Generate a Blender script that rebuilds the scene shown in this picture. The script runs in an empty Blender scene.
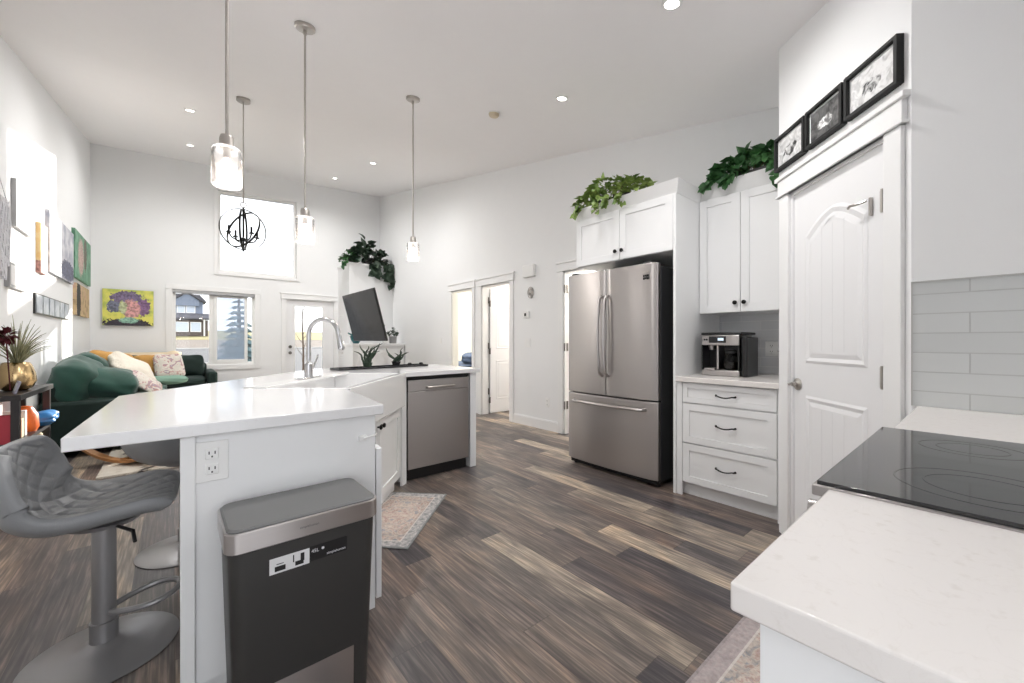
import bpy, bmesh, math, random
from math import sin, cos, pi, radians, sqrt, atan2
from mathutils import Vector, Matrix
SC = bpy.context.scene
COL = SC.collection
random.seed(7)

# ---------------------------------------------------------------- camera, sky, sun, exposure
cam_d = bpy.data.cameras.new('camera'); cam_d.sensor_width = 36; cam_d.lens = 400/1024*36
cam_d.clip_start = 0.02; cam_d.clip_end = 300
cam = bpy.data.objects.new('camera', cam_d); COL.objects.link(cam)
cam.location = (0, 0, 1.16); cam.rotation_euler = (pi/2, 0, -math.atan(338/400))
SC.camera = cam
SC.view_settings.view_transform = 'Standard'; SC.view_settings.look = 'None'
SC.view_settings.gamma = 1; SC.view_settings.use_curve_mapping = False
SC.view_settings.exposure = 0.88
SC.cycles.use_denoising = True
SC.cycles.max_bounces = 10; SC.cycles.diffuse_bounces = 6; SC.cycles.glossy_bounces = 5
SC.cycles.transparent_max_bounces = 12; SC.cycles.sample_clamp_indirect = 6
SC.cycles.caustics_reflective = False; SC.cycles.caustics_refractive = False
W = bpy.data.worlds.new('sky'); SC.world = W; W.use_nodes = True
bg = W.node_tree.nodes['Background']; bg.inputs[0].default_value = (0.93, 0.96, 1.0, 1); bg.inputs[1].default_value = 1.4
sun_d = bpy.data.lights.new('sun', 'SUN'); sun_d.energy = 5.0; sun_d.angle = radians(0.8); sun_d.color = (1, 0.94, 0.85)
sun = bpy.data.objects.new('sun', sun_d); COL.objects.link(sun)
sun.rotation_euler = Vector((-1, -1.45, -0.39)).to_track_quat('-Z', 'Y').to_euler()

def ceil_z(x, y): return 2.666 + 0.05125*x + 0.18717*y

# ---------------------------------------------------------------- materials
def new_mat(name):
    m = bpy.data.materials.new(name); m.use_nodes = True
    return m, m.node_tree, m.node_tree.nodes['Principled BSDF']
def mat(name, col, rough=0.5, metal=0.0, noise=0.0, nscale=8.0, bump=0.0, bscale=60.0, spec=None, emit=None, es=1.0, coat=0, stretch=None):
    m, nt, b = new_mat(name)
    b.inputs['Base Color'].default_value = (*col, 1); b.inputs['Roughness'].default_value = rough; b.inputs['Metallic'].default_value = metal
    if spec is not None: b.inputs['Specular IOR Level'].default_value = spec
    if coat: b.inputs['Coat Weight'].default_value = coat; b.inputs['Coat Roughness'].default_value = 0.05
    if emit: b.inputs['Emission Color'].default_value = (*emit, 1); b.inputs['Emission Strength'].default_value = es
    tc = nt.nodes.new('ShaderNodeTexCoord'); vec = tc.outputs['Object']
    if stretch:
        mp = nt.nodes.new('ShaderNodeMapping'); mp.inputs['Scale'].default_value = stretch; nt.links.new(vec, mp.inputs[0]); vec = mp.outputs[0]
    n = nt.nodes.new('ShaderNodeTexNoise'); n.inputs['Scale'].default_value = nscale; n.inputs['Detail'].default_value = 4; nt.links.new(vec, n.inputs[0])
    r = nt.nodes.new('ShaderNodeMapRange'); r.inputs[3].default_value = 1-noise; r.inputs[4].default_value = 1+noise; nt.links.new(n.outputs[0], r.inputs[0])
    mx = nt.nodes.new('ShaderNodeVectorMath'); mx.operation = 'SCALE'; mx.inputs[0].default_value = col; nt.links.new(r.outputs[0], mx.inputs['Scale'])
    nt.links.new(mx.outputs[0], b.inputs['Base Color'])
    if bump:
        n2 = nt.nodes.new('ShaderNodeTexNoise'); n2.inputs['Scale'].default_value = bscale; n2.inputs['Detail'].default_value = 3; nt.links.new(vec, n2.inputs[0])
        bp = nt.nodes.new('ShaderNodeBump'); bp.inputs['Strength'].default_value = bump; bp.inputs['Distance'].default_value = 0.01
        nt.links.new(n2.outputs[0], bp.inputs['Height']); nt.links.new(bp.outputs[0], b.inputs['Normal'])
    return m
class N:
    """small node helper"""
    def __init__(s, name, rough=0.5):
        s.m, s.nt, s.b = new_mat(name); s.b.inputs['Roughness'].default_value = rough
        s.obj = s.nt.nodes.new('ShaderNodeTexCoord').outputs['Object']
    def nd(s, t, **kw):
        n = s.nt.nodes.new(t)
        for k, v in kw.items(): setattr(n, k, v)
        return n
    def link(s, a, b):
        if isinstance(a, (int, float)): b.default_value = a
        elif isinstance(a, tuple): b.default_value = a if len(a) == len(b.default_value) else (*a, 1)
        else: s.nt.links.new(a, b)
    def math(s, op, a, b=0.0):
        n = s.nd('ShaderNodeMath', operation=op); s.link(a, n.inputs[0]); s.link(b, n.inputs[1]); return n.outputs[0]
    def sep(s, v):
        n = s.nd('ShaderNodeSeparateXYZ'); s.link(v, n.inputs[0]); return n.outputs
    def comb(s, x, y, z):
        n = s.nd('ShaderNodeCombineXYZ')
        for i, q in enumerate((x, y, z)): s.link(q, n.inputs[i])
        return n.outputs[0]
    def white(s, v):
        n = s.nd('ShaderNodeTexWhiteNoise', noise_dimensions='3D'); s.link(v, n.inputs[0]); return n.outputs['Value']
    def noise(s, v, scale, detail=3, out=0, dist=0.0):
        n = s.nd('ShaderNodeTexNoise'); s.link(v, n.inputs['Vector']); n.inputs['Scale'].default_value = scale; n.inputs['Detail'].default_value = detail
        n.inputs['Distortion'].default_value = dist; return n.outputs[out]
    def ramp(s, f, stops, const=False):
        n = s.nd('ShaderNodeValToRGB'); cr = n.color_ramp
        if const: cr.interpolation = 'CONSTANT'
        while len(cr.elements) < len(stops): cr.elements.new(0.5)
        for e, (p, c) in zip(cr.elements, stops): e.position = p; e.color = (*c, 1)
        s.link(f, n.inputs[0]); return n.outputs[0]
    def mix(s, f, a, b, mode='MIX'):
        n = s.nd('ShaderNodeMix', data_type='RGBA', blend_type=mode); s.link(f, n.inputs[0]); s.link(a, n.inputs[6]); s.link(b, n.inputs[7]); return n.outputs[2]
    def scale(s, v, sc):
        n = s.nd('ShaderNodeMapping'); s.link(v, n.inputs[0]); n.inputs['Scale'].default_value = sc; return n.outputs[0]
    def color(s, c): s.link(c, s.b.inputs['Base Color'])
    def bump(s, h, strength=0.3, dist=0.005):
        n = s.nd('ShaderNodeBump'); n.inputs['Strength'].default_value = strength; n.inputs['Distance'].default_value = dist
        s.link(h, n.inputs['Height']); s.nt.links.new(n.outputs[0], s.b.inputs['Normal'])

M = {}
M['wall'] = mat('wall_paint', (0.845, 0.85, 0.855), 0.75, noise=0.01, bump=0.03, bscale=200)
M['ceil'] = mat('ceiling_paint', (0.93, 0.915, 0.92), 0.9, noise=0.01, bump=0.05, bscale=150)
M['trim'] = mat('trim_white', (0.86, 0.86, 0.86), 0.4, noise=0.005)
M['cab'] = mat('cabinet_white', (0.85, 0.855, 0.86), 0.38, noise=0.008)
M['door'] = mat('door_white', (0.85, 0.85, 0.86), 0.4, noise=0.005)
M['ceramic'] = mat('white_ceramic', (0.86, 0.86, 0.86), 0.12, noise=0.004)
M['plastic_white'] = mat('white_plastic', (0.85, 0.85, 0.84), 0.35)
M['black_metal'] = mat('black_metal', (0.012, 0.011, 0.010), 0.35, 0.6)
M['black_plastic'] = mat('black_plastic', (0.012, 0.012, 0.013), 0.3)
M['black_matte'] = mat('black_matte', (0.01, 0.01, 0.01), 0.7)
M['nickel'] = mat('brushed_nickel', (0.50, 0.47, 0.44), 0.32, 1.0, noise=0.05, nscale=30)
M['chrome'] = mat('chrome', (0.62, 0.62, 0.63), 0.14, 1.0)
M['bronze'] = mat('dark_hinge', (0.16, 0.15, 0.14), 0.4, 0.9)
M['bin_body'] = mat('bin_plastic', (0.035, 0.034, 0.033), 0.45, noise=0.03)
M['bin_lid'] = mat('bin_lid_plastic', (0.16, 0.16, 0.16), 0.45, noise=0.03)
M['stool_metal'] = mat('stool_metal', (0.30, 0.295, 0.30), 0.38, 0.65)
M['stool_leather'] = mat('stool_leather', (0.255, 0.262, 0.272), 0.42, noise=0.06, bump=0.1, bscale=250)
M['velvet'] = mat('green_velvet', (0.011, 0.066, 0.048), 0.75, noise=0.35, nscale=7, bump=0.25, bscale=16)
M['velvet'].node_tree.nodes['Principled BSDF'].inputs['Sheen Weight'].default_value = 0.3
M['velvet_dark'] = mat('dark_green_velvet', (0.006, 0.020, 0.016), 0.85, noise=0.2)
M['gold'] = mat('gold_vase', (0.62, 0.45, 0.24), 0.25, 1.0, noise=0.1, nscale=14)
M['dark_wood'] = mat('dark_wood', (0.022, 0.017, 0.018), 0.35, noise=0.3, nscale=6, stretch=(1, 8, 1))
M['bent_wood'] = mat('bent_wood', (0.50, 0.24, 0.09), 0.4, noise=0.15, nscale=10)
M['glass_black'] = mat('black_glass', (0.012, 0.012, 0.014), 0.06, spec=0.7)
M['dirt'] = mat('dirt', (0.13, 0.105, 0.085), 0.95, noise=0.4, nscale=1.5)
M['grass'] = mat('grass', (0.24, 0.21, 0.08), 0.95, noise=0.3, nscale=3)
M['asphalt'] = mat('asphalt', (0.075, 0.08, 0.088), 0.9, noise=0.15)
M['concrete'] = mat('concrete', (0.45, 0.44, 0.42), 0.9, noise=0.1)
M['siding'] = mat('house_siding', (0.21, 0.25, 0.33), 0.8, noise=0.05)
M['stone'] = mat('house_stone', (0.12, 0.095, 0.085), 0.9, noise=0.4, nscale=4)
M['shingle'] = mat('roof_shingle', (0.10, 0.10, 0.115), 0.9, noise=0.2)
M['spruce'] = mat('spruce_needles', (0.10, 0.16, 0.17), 0.9, noise=0.35, nscale=3)
M['bark'] = mat('bark', (0.10, 0.07, 0.05), 0.95, noise=0.3)
M['soil'] = mat('soil', (0.05, 0.035, 0.025), 0.95, noise=0.3)
M['teal'] = mat('teal_glaze', (0.02, 0.13, 0.15), 0.3)
M['paper'] = mat('photo_mat', (0.85, 0.85, 0.85), 0.7)
M['orange'] = mat('orange_plastic', (0.75, 0.14, 0.02), 0.4)
M['blue'] = mat('blue_plastic', (0.04, 0.22, 0.55), 0.35, noise=0.2)
M['red'] = mat('red_paper', (0.40, 0.03, 0.05), 0.5)
M['cream'] = mat('cream_fabric', (0.72, 0.60, 0.43), 0.95, noise=0.12, nscale=14, bump=0.6, bscale=80)
M['white_fluffy'] = mat('white_fluffy_fabric', (0.80, 0.74, 0.64), 0.95, noise=0.1, nscale=20, bump=0.9, bscale=60)
M['mustard'] = mat('mustard_fabric', (0.48, 0.26, 0.07), 0.9, noise=0.1, bump=0.2)
M['navy'] = mat('navy_fabric', (0.06, 0.09, 0.16), 0.9, noise=0.5, nscale=9, stretch=(1, 1, 5))
M['bedroom'] = mat('bedroom_paint', (0.86, 0.85, 0.78), 0.8)
M['brownskin'] = mat('tan_book', (0.60, 0.50, 0.33), 0.7, noise=0.2, nscale=30)
M['macrame'] = mat('white_cord', (0.75, 0.75, 0.78), 0.9, bump=0.8, bscale=90)
M['flower'] = mat('dark_red_petal', (0.09, 0.006, 0.012), 0.7, noise=0.3, nscale=30)
def leafmat(name, a, b, rough=0.5):
    n = N(name, rough); f = n.noise(n.obj, 9, 2)
    n.color(n.ramp(f, [(0.3, a), (0.7, b)])); return n.m
M['ivy'] = leafmat('ivy_leaf', (0.08, 0.16, 0.03), (0.30, 0.40, 0.10))
M['ivy_dark'] = leafmat('dark_ivy_leaf', (0.02, 0.075, 0.025), (0.07, 0.20, 0.06))
M['leaf_dark'] = leafmat('dark_leaf', (0.012, 0.03, 0.018), (0.05, 0.08, 0.05))
M['grassleaf'] = leafmat('grass_blade', (0.16, 0.17, 0.09), (0.42, 0.40, 0.24))
M['vine'] = mat('vine_stem', (0.12, 0.10, 0.05), 0.8)

def steel(name, col, r=0.3, aniso=0.8):
    n = N(name, r); n.b.inputs['Metallic'].default_value = 1.0
    v = n.scale(n.obj, (1.2, 1.2, 500)); f = n.noise(v, 2, 1)
    n.color(n.ramp(f, [(0.3, tuple(c*0.985 for c in col)), (0.7, tuple(min(1, c*1.01) for c in col))]))
    n.b.inputs['Anisotropic'].default_value = aniso; n.b.inputs['Anisotropic Rotation'].default_value = ANR
    t = n.nd('ShaderNodeTangent', direction_type='RADIAL', axis='Z'); n.nt.links.new(t.outputs[0], n.b.inputs['Tangent'])
    return n.m
ANR = 0.25
M['steel'] = steel('stainless_steel', (0.49, 0.465, 0.455), 0.33)
M['steel_bin'] = steel('bin_steel', (0.52, 0.49, 0.48), 0.33)
M['fridge_side'] = mat('fridge_side', (0.05, 0.05, 0.053), 0.4, 0.3)

def glass_mat(name, tint=(1, 1, 1), fres=1.35, extra=0.0, extra_col=(0.9, 0.9, 0.9)):
    m = bpy.data.materials.new(name); m.use_nodes = True; nt = m.node_tree; nt.nodes.clear()
    o = nt.nodes.new('ShaderNodeOutputMaterial'); t = nt.nodes.new('ShaderNodeBsdfTransparent'); g = nt.nodes.new('ShaderNodeBsdfGlossy'); g.inputs['Roughness'].default_value = 0.02
    t.inputs[0].default_value = (*tint, 1); f = nt.nodes.new('ShaderNodeFresnel'); f.inputs[0].default_value = fres; mx = nt.nodes.new('ShaderNodeMixShader')
    nt.links.new(f.outputs[0], mx.inputs[0]); nt.links.new(t.outputs[0], mx.inputs[1]); nt.links.new(g.outputs[0], mx.inputs[2])
    out = mx.outputs[0]
    if extra:
        d = nt.nodes.new('ShaderNodeBsdfDiffuse'); d.inputs[0].default_value = (*extra_col, 1); m2 = nt.nodes.new('ShaderNodeMixShader'); m2.inputs[0].default_value = extra
        nt.links.new(out, m2.inputs[1]); nt.links.new(d.outputs[0], m2.inputs[2]); out = m2.outputs[0]
    nt.links.new(out, o.inputs[0]); return m
M['pane'] = glass_mat('window_glass')
M['screen'] = glass_mat('insect_screen', (0.85, 0.88, 0.92), 1.05, 0.35, (0.55, 0.62, 0.72))
M['shade'] = glass_mat('lamp_glass', (0.97, 0.97, 0.97), 1.25, 0.09)
M['carafe'] = glass_mat('carafe_glass', (0.6, 0.6, 0.6), 1.45)
def emis(name, col, s):
    m, nt, b = new_mat(name); b.inputs['Base Color'].default_value = (*col, 1); b.inputs['Emission Color'].default_value = (*col, 1); b.inputs['Emission Strength'].default_value = s; return m
M['bulb'] = emis('lamp_bulb', (1.0, 0.80, 0.62), 5)
M['downlight'] = emis('downlight_lens', (1.0, 0.93, 0.86), 9)

def floor_mat():
    n = N('plank_floor', 0.38); X, Y, Z = n.sep(n.obj)
    row = n.math('FLOOR', n.math('DIVIDE', X, 0.152))
    off = n.math('MULTIPLY', n.white(n.comb(row, 3.3, 1.0)), 1.22)
    yy = n.math('DIVIDE', n.math('ADD', Y, off), 1.22); col = n.math('FLOOR', yy)
    rnd = n.white(n.comb(row, col, 7.0)); rnd2 = n.white(n.comb(row, col, 19.0))
    base = n.ramp(rnd, [(0.0, (0.085, 0.073, 0.071)), (0.22, (0.120, 0.097, 0.089)), (0.40, (0.150, 0.120, 0.106)), (0.52, (0.058, 0.053, 0.060)), (0.64, (0.175, 0.142, 0.120)), (0.76, (0.085, 0.075, 0.077)), (0.92, (0.28, 0.235, 0.19)), (1.0, (0.33, 0.28, 0.225))])
    gv = n.comb(n.math('MULTIPLY', X, 15), n.math('ADD', n.math('MULTIPLY', Y, 1.9), n.math('MULTIPLY', rnd, 40)), n.math('MULTIPLY', rnd2, 30))
    g1 = n.noise(gv, 1.0, 7, dist=1.2)
    gv2 = n.comb(n.math('MULTIPLY', X, 110), n.math('ADD', n.math('MULTIPLY', Y, 4.5), n.math('MULTIPLY', rnd2, 17)), rnd)
    g2 = n.noise(gv2, 1.0, 3)
    sh = n.ramp(g1, [(0.25, (0.58, 0.58, 0.60)), (0.5, (1.0, 1.0, 1.0)), (0.75, (1.5, 1.42, 1.32))])
    c = n.mix(1.0, base, sh, 'MULTIPLY')
    sh2 = n.ramp(g2, [(0.30, (0.70, 0.69, 0.70)), (0.50, (1, 1, 1)), (0.62, (1.55, 1.5, 1.46)), (0.75, (2.0, 1.95, 1.9))])
    c = n.mix(1.0, c, sh2, 'MULTIPLY')
    g3 = n.noise(n.comb(n.math('MULTIPLY', X, 7), n.math('ADD', n.math('MULTIPLY', Y, 2.6), n.math('MULTIPLY', rnd, 23)), rnd2), 1.0, 4, dist=0.8)
    c = n.mix(1.0, c, n.ramp(g3, [(0.3, (0.62, 0.62, 0.66)), (0.5, (1.0, 1.0, 1.0)), (0.72, (1.35, 1.24, 1.12))]), 'MULTIPLY')
    fx = n.math('FRACT', n.math('DIVIDE', X, 0.152)); fy = n.math('FRACT', yy)
    gx = n.math('LESS_THAN', fx, 0.014); gy = n.math('LESS_THAN', fy, 0.0022); g = n.math('MAXIMUM', gx, gy)
    c = n.mix(n.math('MULTIPLY', g, 0.6), c, (0.03, 0.025, 0.022))
    n.color(c); n.bump(n.math('SUBTRACT', g2, n.math('MULTIPLY', g, 1.5)), 0.12, 0.003)
    return n.m
M['floor'] = floor_mat()
def quartz_mat(name, base, vein, rough=0.12):
    n = N(name, rough); f = n.noise(n.obj, 60, 4); f2 = n.noise(n.obj, 9, 5, dist=2.0)
    c = n.mix(n.ramp(f, [(0.60, (0, 0, 0)), (0.72, (0.3, 0.3, 0.3))]), base, vein)
    c = n.mix(n.ramp(f2, [(0.49, (0, 0, 0)), (0.505, (0.10, 0.10, 0.10)), (0.52, (0, 0, 0))]), c, vein)
    n.color(c); n.b.inputs['Specular IOR Level'].default_value = 0.6; return n.m
M['quartz'] = quartz_mat('quartz_island', (0.80, 0.80, 0.81), (0.72, 0.71, 0.70))
M['quartz2'] = quartz_mat('quartz_counter', (0.80, 0.765, 0.74), (0.62, 0.57, 0.52), 0.22)
def tile_mat(name, c1, c2, mortar, w=0.31, h=0.0745, oy=0.0, oz=0.0, swap=False):
    n = N(name, 0.16); X, Y, Z = n.sep(n.obj)
    v = n.comb(n.math('ADD', Y if not swap else X, oy), n.math('ADD', Z, oz), 0)
    b = n.nd('ShaderNodeTexBrick'); n.link(v, b.inputs['Vector']); b.offset = 0.5; b.inputs['Scale'].default_value = 1
    for k, q in (('Color1', c1), ('Color2', c2), ('Mortar', mortar)): b.inputs[k].default_value = (*q, 1)
    b.inputs['Mortar Size'].default_value = 0.0022; b.inputs['Brick Width'].default_value = w; b.inputs['Row Height'].default_value = h; b.inputs['Mortar Smooth'].default_value = 0.1
    n.color(b.outputs[0]); n.bump(n.math('SUBTRACT', 1.0, b.outputs['Fac']), 0.5, 0.002); return n.m
M['tile'] = tile_mat('backsplash_tile', (0.60, 0.62, 0.62), (0.63, 0.65, 0.65), (0.50, 0.51, 0.51), oy=0.119, oz=0.0)
M['tile2'] = tile_mat('nook_tile', (0.66, 0.67, 0.69), (0.70, 0.71, 0.72), (0.80, 0.80, 0.80), w=0.30, h=0.075, oz=0.02)
def rug_mat(name, hx, hy, cols, border, sc=1.0):
    n = N(name, 0.95); X, Y, Z = n.sep(n.obj)
    ax = n.math('ABSOLUTE', X); ay = n.math('ABSOLUTE', Y)
    dx = n.math('SUBTRACT', hx, ax); dy = n.math('SUBTRACT', hy, ay); e = n.math('MINIMUM', dx, dy)
    v = n.comb(ax, ay, 0.0)
    f = n.noise(v, 16*sc, 4, dist=1.6); f2 = n.noise(n.obj, 60, 3)
    c = n.ramp(f, cols)
    r = n.math('ADD', n.math('MULTIPLY', dx, 0), n.math('SQRT', n.math('ADD', n.math('POWER', n.math('DIVIDE', X, hx*0.62), 2), n.math('POWER', n.math('DIVIDE', Y, hy*0.62), 2))))
    c2 = n.ramp(n.noise(v, 26*sc, 4, dist=1.0), [(p, tuple(min(1, q*1.15) for q in k)) for p, k in reversed([(1-p, k) for p, k in cols])])
    c = n.mix(n.math('LESS_THAN', r, 1.0), c, c2)
    bm = n.math('LESS_THAN', e, 0.07); bc = n.ramp(n.noise(v, 40*sc, 3), [(0.4, border), (0.6, cols[-1][1])])
    c = n.mix(bm, c, bc); c = n.mix(n.math('LESS_THAN', e, 0.012), c, tuple(q*0.85 for q in border))
    g = n.math('MULTIPLY', n.math('LESS_THAN', n.math('ABSOLUTE', n.math('SUBTRACT', e, 0.073)), 0.004), 1.0); c = n.mix(g, c, (0.62, 0.58, 0.55))
    c = n.mix(0.35, c, n.ramp(f2, [(0.3, (0.25, 0.23, 0.22)), (0.7, (0.75, 0.72, 0.70))]), 'OVERLAY')
    n.color(c); n.bump(f2, 0.6, 0.004); return n.m
def photo_mat(name, seed, dark):
    n = N(name, 0.35); v = n.scale(n.obj, (1, 1, 1.0)); vv = n.nd('ShaderNodeVectorMath', operation='ADD'); n.link(v, vv.inputs[0]); vv.inputs[1].default_value = (seed, seed*2, 0)
    f = n.noise(vv.outputs[0], 22, 5, dist=1.2); X, Y, Z = n.sep(n.obj)
    r = n.math('SQRT', n.math('ADD', n.math('POWER', n.math('DIVIDE', X, 0.10), 2), n.math('POWER', n.math('DIVIDE', n.math('ADD', Z, 0.015), 0.055), 2)))
    if dark: c = n.mix(n.ramp(n.math('ADD', r, n.math('MULTIPLY', f, 0.9)), [(0.95, (0, 0, 0)), (1.15, (1, 1, 1))]), n.ramp(f, [(0.4, (0.15, 0.15, 0.15)), (0.55, (0.85, 0.85, 0.85))]), n.ramp(f, [(0.35, (0.01, 0.01, 0.01)), (0.7, (0.16, 0.16, 0.16))]))
    else: c = n.mix(n.ramp(n.math('ADD', r, n.math('MULTIPLY', f, 0.9)), [(0.95, (0, 0, 0)), (1.15, (1, 1, 1))]), n.ramp(f, [(0.42, (0.02, 0.02, 0.02)), (0.58, (0.6, 0.6, 0.6))]), n.ramp(f, [(0.35, (0.45, 0.45, 0.45)), (0.6, (0.75, 0.75, 0.75))]))
    n.color(c); return n.m
def blob_mat(name, base, blobs, seed=0, amp=0.5, rough=0.6, nscale=9):
    """abstract paint: soft-edged ellipses (cx, cz, rx, rz, colour) over a mottled base, in object X/Z"""
    n = N(name, rough); X, Y, Z = n.sep(n.obj)
    vv = n.nd('ShaderNodeVectorMath', operation='ADD'); n.link(n.obj, vv.inputs[0]); vv.inputs[1].default_value = (seed, 0, seed)
    f = n.noise(vv.outputs[0], nscale, 4); f2 = n.noise(vv.outputs[0], nscale*4, 3)
    c = n.ramp(f, base)
    for cx, cz, rx, rz, q in blobs:
        r = n.math('SQRT', n.math('ADD', n.math('POWER', n.math('DIVIDE', n.math('SUBTRACT', X, cx), rx), 2), n.math('POWER', n.math('DIVIDE', n.math('SUBTRACT', Z, cz), rz), 2)))
        r = n.math('ADD', r, n.math('MULTIPLY', n.math('SUBTRACT', f2, 0.5), amp*2))
        k = n.ramp(f2, [(0.35, tuple(w*0.45 for w in q)), (0.62, q)])
        c = n.mix(n.math('LESS_THAN', r, 1.0), c, k)
    n.color(c); return n.m

# ---------------------------------------------------------------- mesh building
class MB:
    def __init__(s, T=None): s.bm = bmesh.new(); s.T = T or Matrix()
    def _v(s, p): return s.bm.verts.new(s.T @ Vector(p))
    def face(s, vs):
        try: return s.bm.faces.new(vs)
        except ValueError: return None
    def box(s, x0, x1, y0, y1, z0, z1, T=None):
        P = [(x, y, z) for x in (x0, x1) for y in (y0, y1) for z in (z0, z1)]
        if T: P = [T @ Vector(p) for p in P]
        v = [s._v(p) for p in P]
        for f in ((0, 1, 3, 2), (4, 6, 7, 5), (0, 4, 5, 1), (2, 3, 7, 6), (0, 2, 6, 4), (1, 5, 7, 3)): s.face([v[i] for i in f])
        return s
    def prism(s, poly, z0, z1, taper=None):
        """poly of (x,y); z0,z1 numbers or functions of (x,y)"""
        f0 = z0 if callable(z0) else (lambda x, y: z0); f1 = z1 if callable(z1) else (lambda x, y: z1)
        a = [s._v((x, y, f0(x, y))) for x, y in poly]
        top = taper or poly
        b = [s._v((x, y, f1(x, y))) for x, y in top]
        n = len(poly); s.face(a[::-1]); s.face(b)
        for i in range(n): s.face([a[i], a[(i+1) % n], b[(i+1) % n], b[i]])
        return s
    def xprism(s, poly, y0, y1):
        """poly of (x,z) extruded along y"""
        a = [s._v((x, y0, z)) for x, z in poly]; b = [s._v((x, y1, z)) for x, z in poly]; n = len(poly)
        s.face(a); s.face(b[::-1])
        for i in range(n): s.face([a[i], b[i], b[(i+1) % n], a[(i+1) % n]])
        return s
    def lathe(s, prof, c=(0, 0, 0), seg=24, T=None, cap=True):
        rings = []
        for r, z in prof:
            ring = []
            for i in range(seg):
                p = Vector((c[0]+r*cos(2*pi*i/seg), c[1]+r*sin(2*pi*i/seg), c[2]+z))
                if T: p = T @ p
                ring.append(s._v(p))
            rings.append(ring)
        for a, b in zip(rings, rings[1:]):
            for i in range(seg): s.face([a[i], a[(i+1) % seg], b[(i+1) % seg], b[i]])
        if cap:
            if prof[0][0] > 1e-4: s.face(rings[0][::-1])
            if prof[-1][0] > 1e-4: s.face(rings[-1])
        return s
    def tube(s, pts, r, seg=8, closed=False, cap=True):
        pts = [Vector(p) for p in pts]; n = len(pts); rr = r if isinstance(r, (list, tuple)) else [r]*n
        rings = []; up = None
        for i in range(n):
            if closed: t = (pts[(i+1) % n]-pts[i-1])
            else: t = pts[min(i+1, n-1)]-pts[max(i-1, 0)]
            t.normalize()
            if up is None: up = Vector((0, 0, 1)) if abs(t.z) < 0.9 else Vector((1, 0, 0))
            a = t.cross(up)
            if a.length < 1e-5: a = t.cross(Vector((0.3, 1, 0.2)))
            a.normalize(); b = a.cross(t).normalized(); up = b
            rings.append([s._v(pts[i]+a*rr[i]*cos(2*pi*k/seg)+b*rr[i]*sin(2*pi*k/seg)) for k in range(seg)])
        m = n if closed else n-1
        for i in range(m):
            a, b = rings[i], rings[(i+1) % n]
            for k in range(seg): s.face([a[k], b[k], b[(k+1) % seg], a[(k+1) % seg]])
        if cap and not closed: s.face(rings[0]); s.face(rings[-1][::-1])
        return s
    def cyl(s, p0, p1, r, seg=16, r1=None): return s.tube([p0, p1], [r, r1 if r1 is not None else r], seg)
    def grid(s, P):
        V = [[s._v(p) for p in row] for row in P]
        for a, b in zip(V, V[1:]):
            for i in range(len(a)-1): s.face([a[i], a[i+1], b[i+1], b[i]])
        return s
    def ball(s, c, r, seg=14, rings=8, sc=(1, 1, 1), T=None):
        prof = [(max(1e-5, sin(pi*i/rings)), -cos(pi*i/rings)) for i in range(rings+1)]
        mm = Matrix.Translation(c) @ (T or Matrix()) @ Matrix.Diagonal((r*sc[0], r*sc[1], r*sc[2], 1))
        return s.lathe(prof, seg=seg, T=mm, cap=False)
    def build(s, name, m, parent=None, bevel=0, smooth=False, loc=None, rotz=0, seg=2, subsurf=0, angle=35):
        bmesh.ops.remove_doubles(s.bm, verts=s.bm.verts, dist=1e-5)
        bmesh.ops.recalc_face_normals(s.bm, faces=s.bm.faces)
        me = bpy.data.meshes.new(name); s.bm.to_mesh(me); s.bm.free()
        o = bpy.data.objects.new(name, me); COL.objects.link(o)
        me.materials.append(M[m] if isinstance(m, str) else m)
        if parent: o.parent = parent
        if loc: o.location = loc
        o.rotation_euler.z = rotz
        if bevel:
            b = o.modifiers.new('bevel', 'BEVEL'); b.width = bevel; b.segments = seg; b.limit_method = 'ANGLE'; b.angle_limit = radians(35)
            try: b.harden_normals = False
            except Exception: pass
        if subsurf:
            q = o.modifiers.new('sub', 'SUBSURF'); q.levels = subsurf; q.render_levels = subsurf
        if smooth or bevel or subsurf:
            for p in me.polygons: p.use_smooth = True
            if not subsurf: me.set_sharp_from_angle(angle=radians(angle))
        return o
def tag(o, label, cat, group=None, kind=None):
    o['label'] = label
    if cat: o['category'] = cat
    if group: o['group'] = group
    if kind: o['kind'] = kind
    return o
def thing(name, label, cat, loc=(0, 0, 0), rotz=0, group=None):
    o = bpy.data.objects.new(name, None); COL.objects.link(o); o.location = loc; o.rotation_euler.z = rotz; o.empty_display_size = 0.1
    return tag(o, label, cat, group)
def struct(o): o['kind'] = 'structure'; return o
def sempty(name, loc=(0, 0, 0), rotz=0):
    o = bpy.data.objects.new(name, None); COL.objects.link(o); o.location = loc; o.rotation_euler.z = rotz; o['kind'] = 'structure'; return o
def children_of(o): return [c for c in bpy.data.objects if c.parent == o]
def copy_tree(o, parent=None):
    c = o.copy(); COL.objects.link(c)
    if parent: c.parent = parent; c.matrix_parent_inverse = o.matrix_parent_inverse
    for ch in children_of(o):
        copy_tree(ch, c)
    return c

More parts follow.
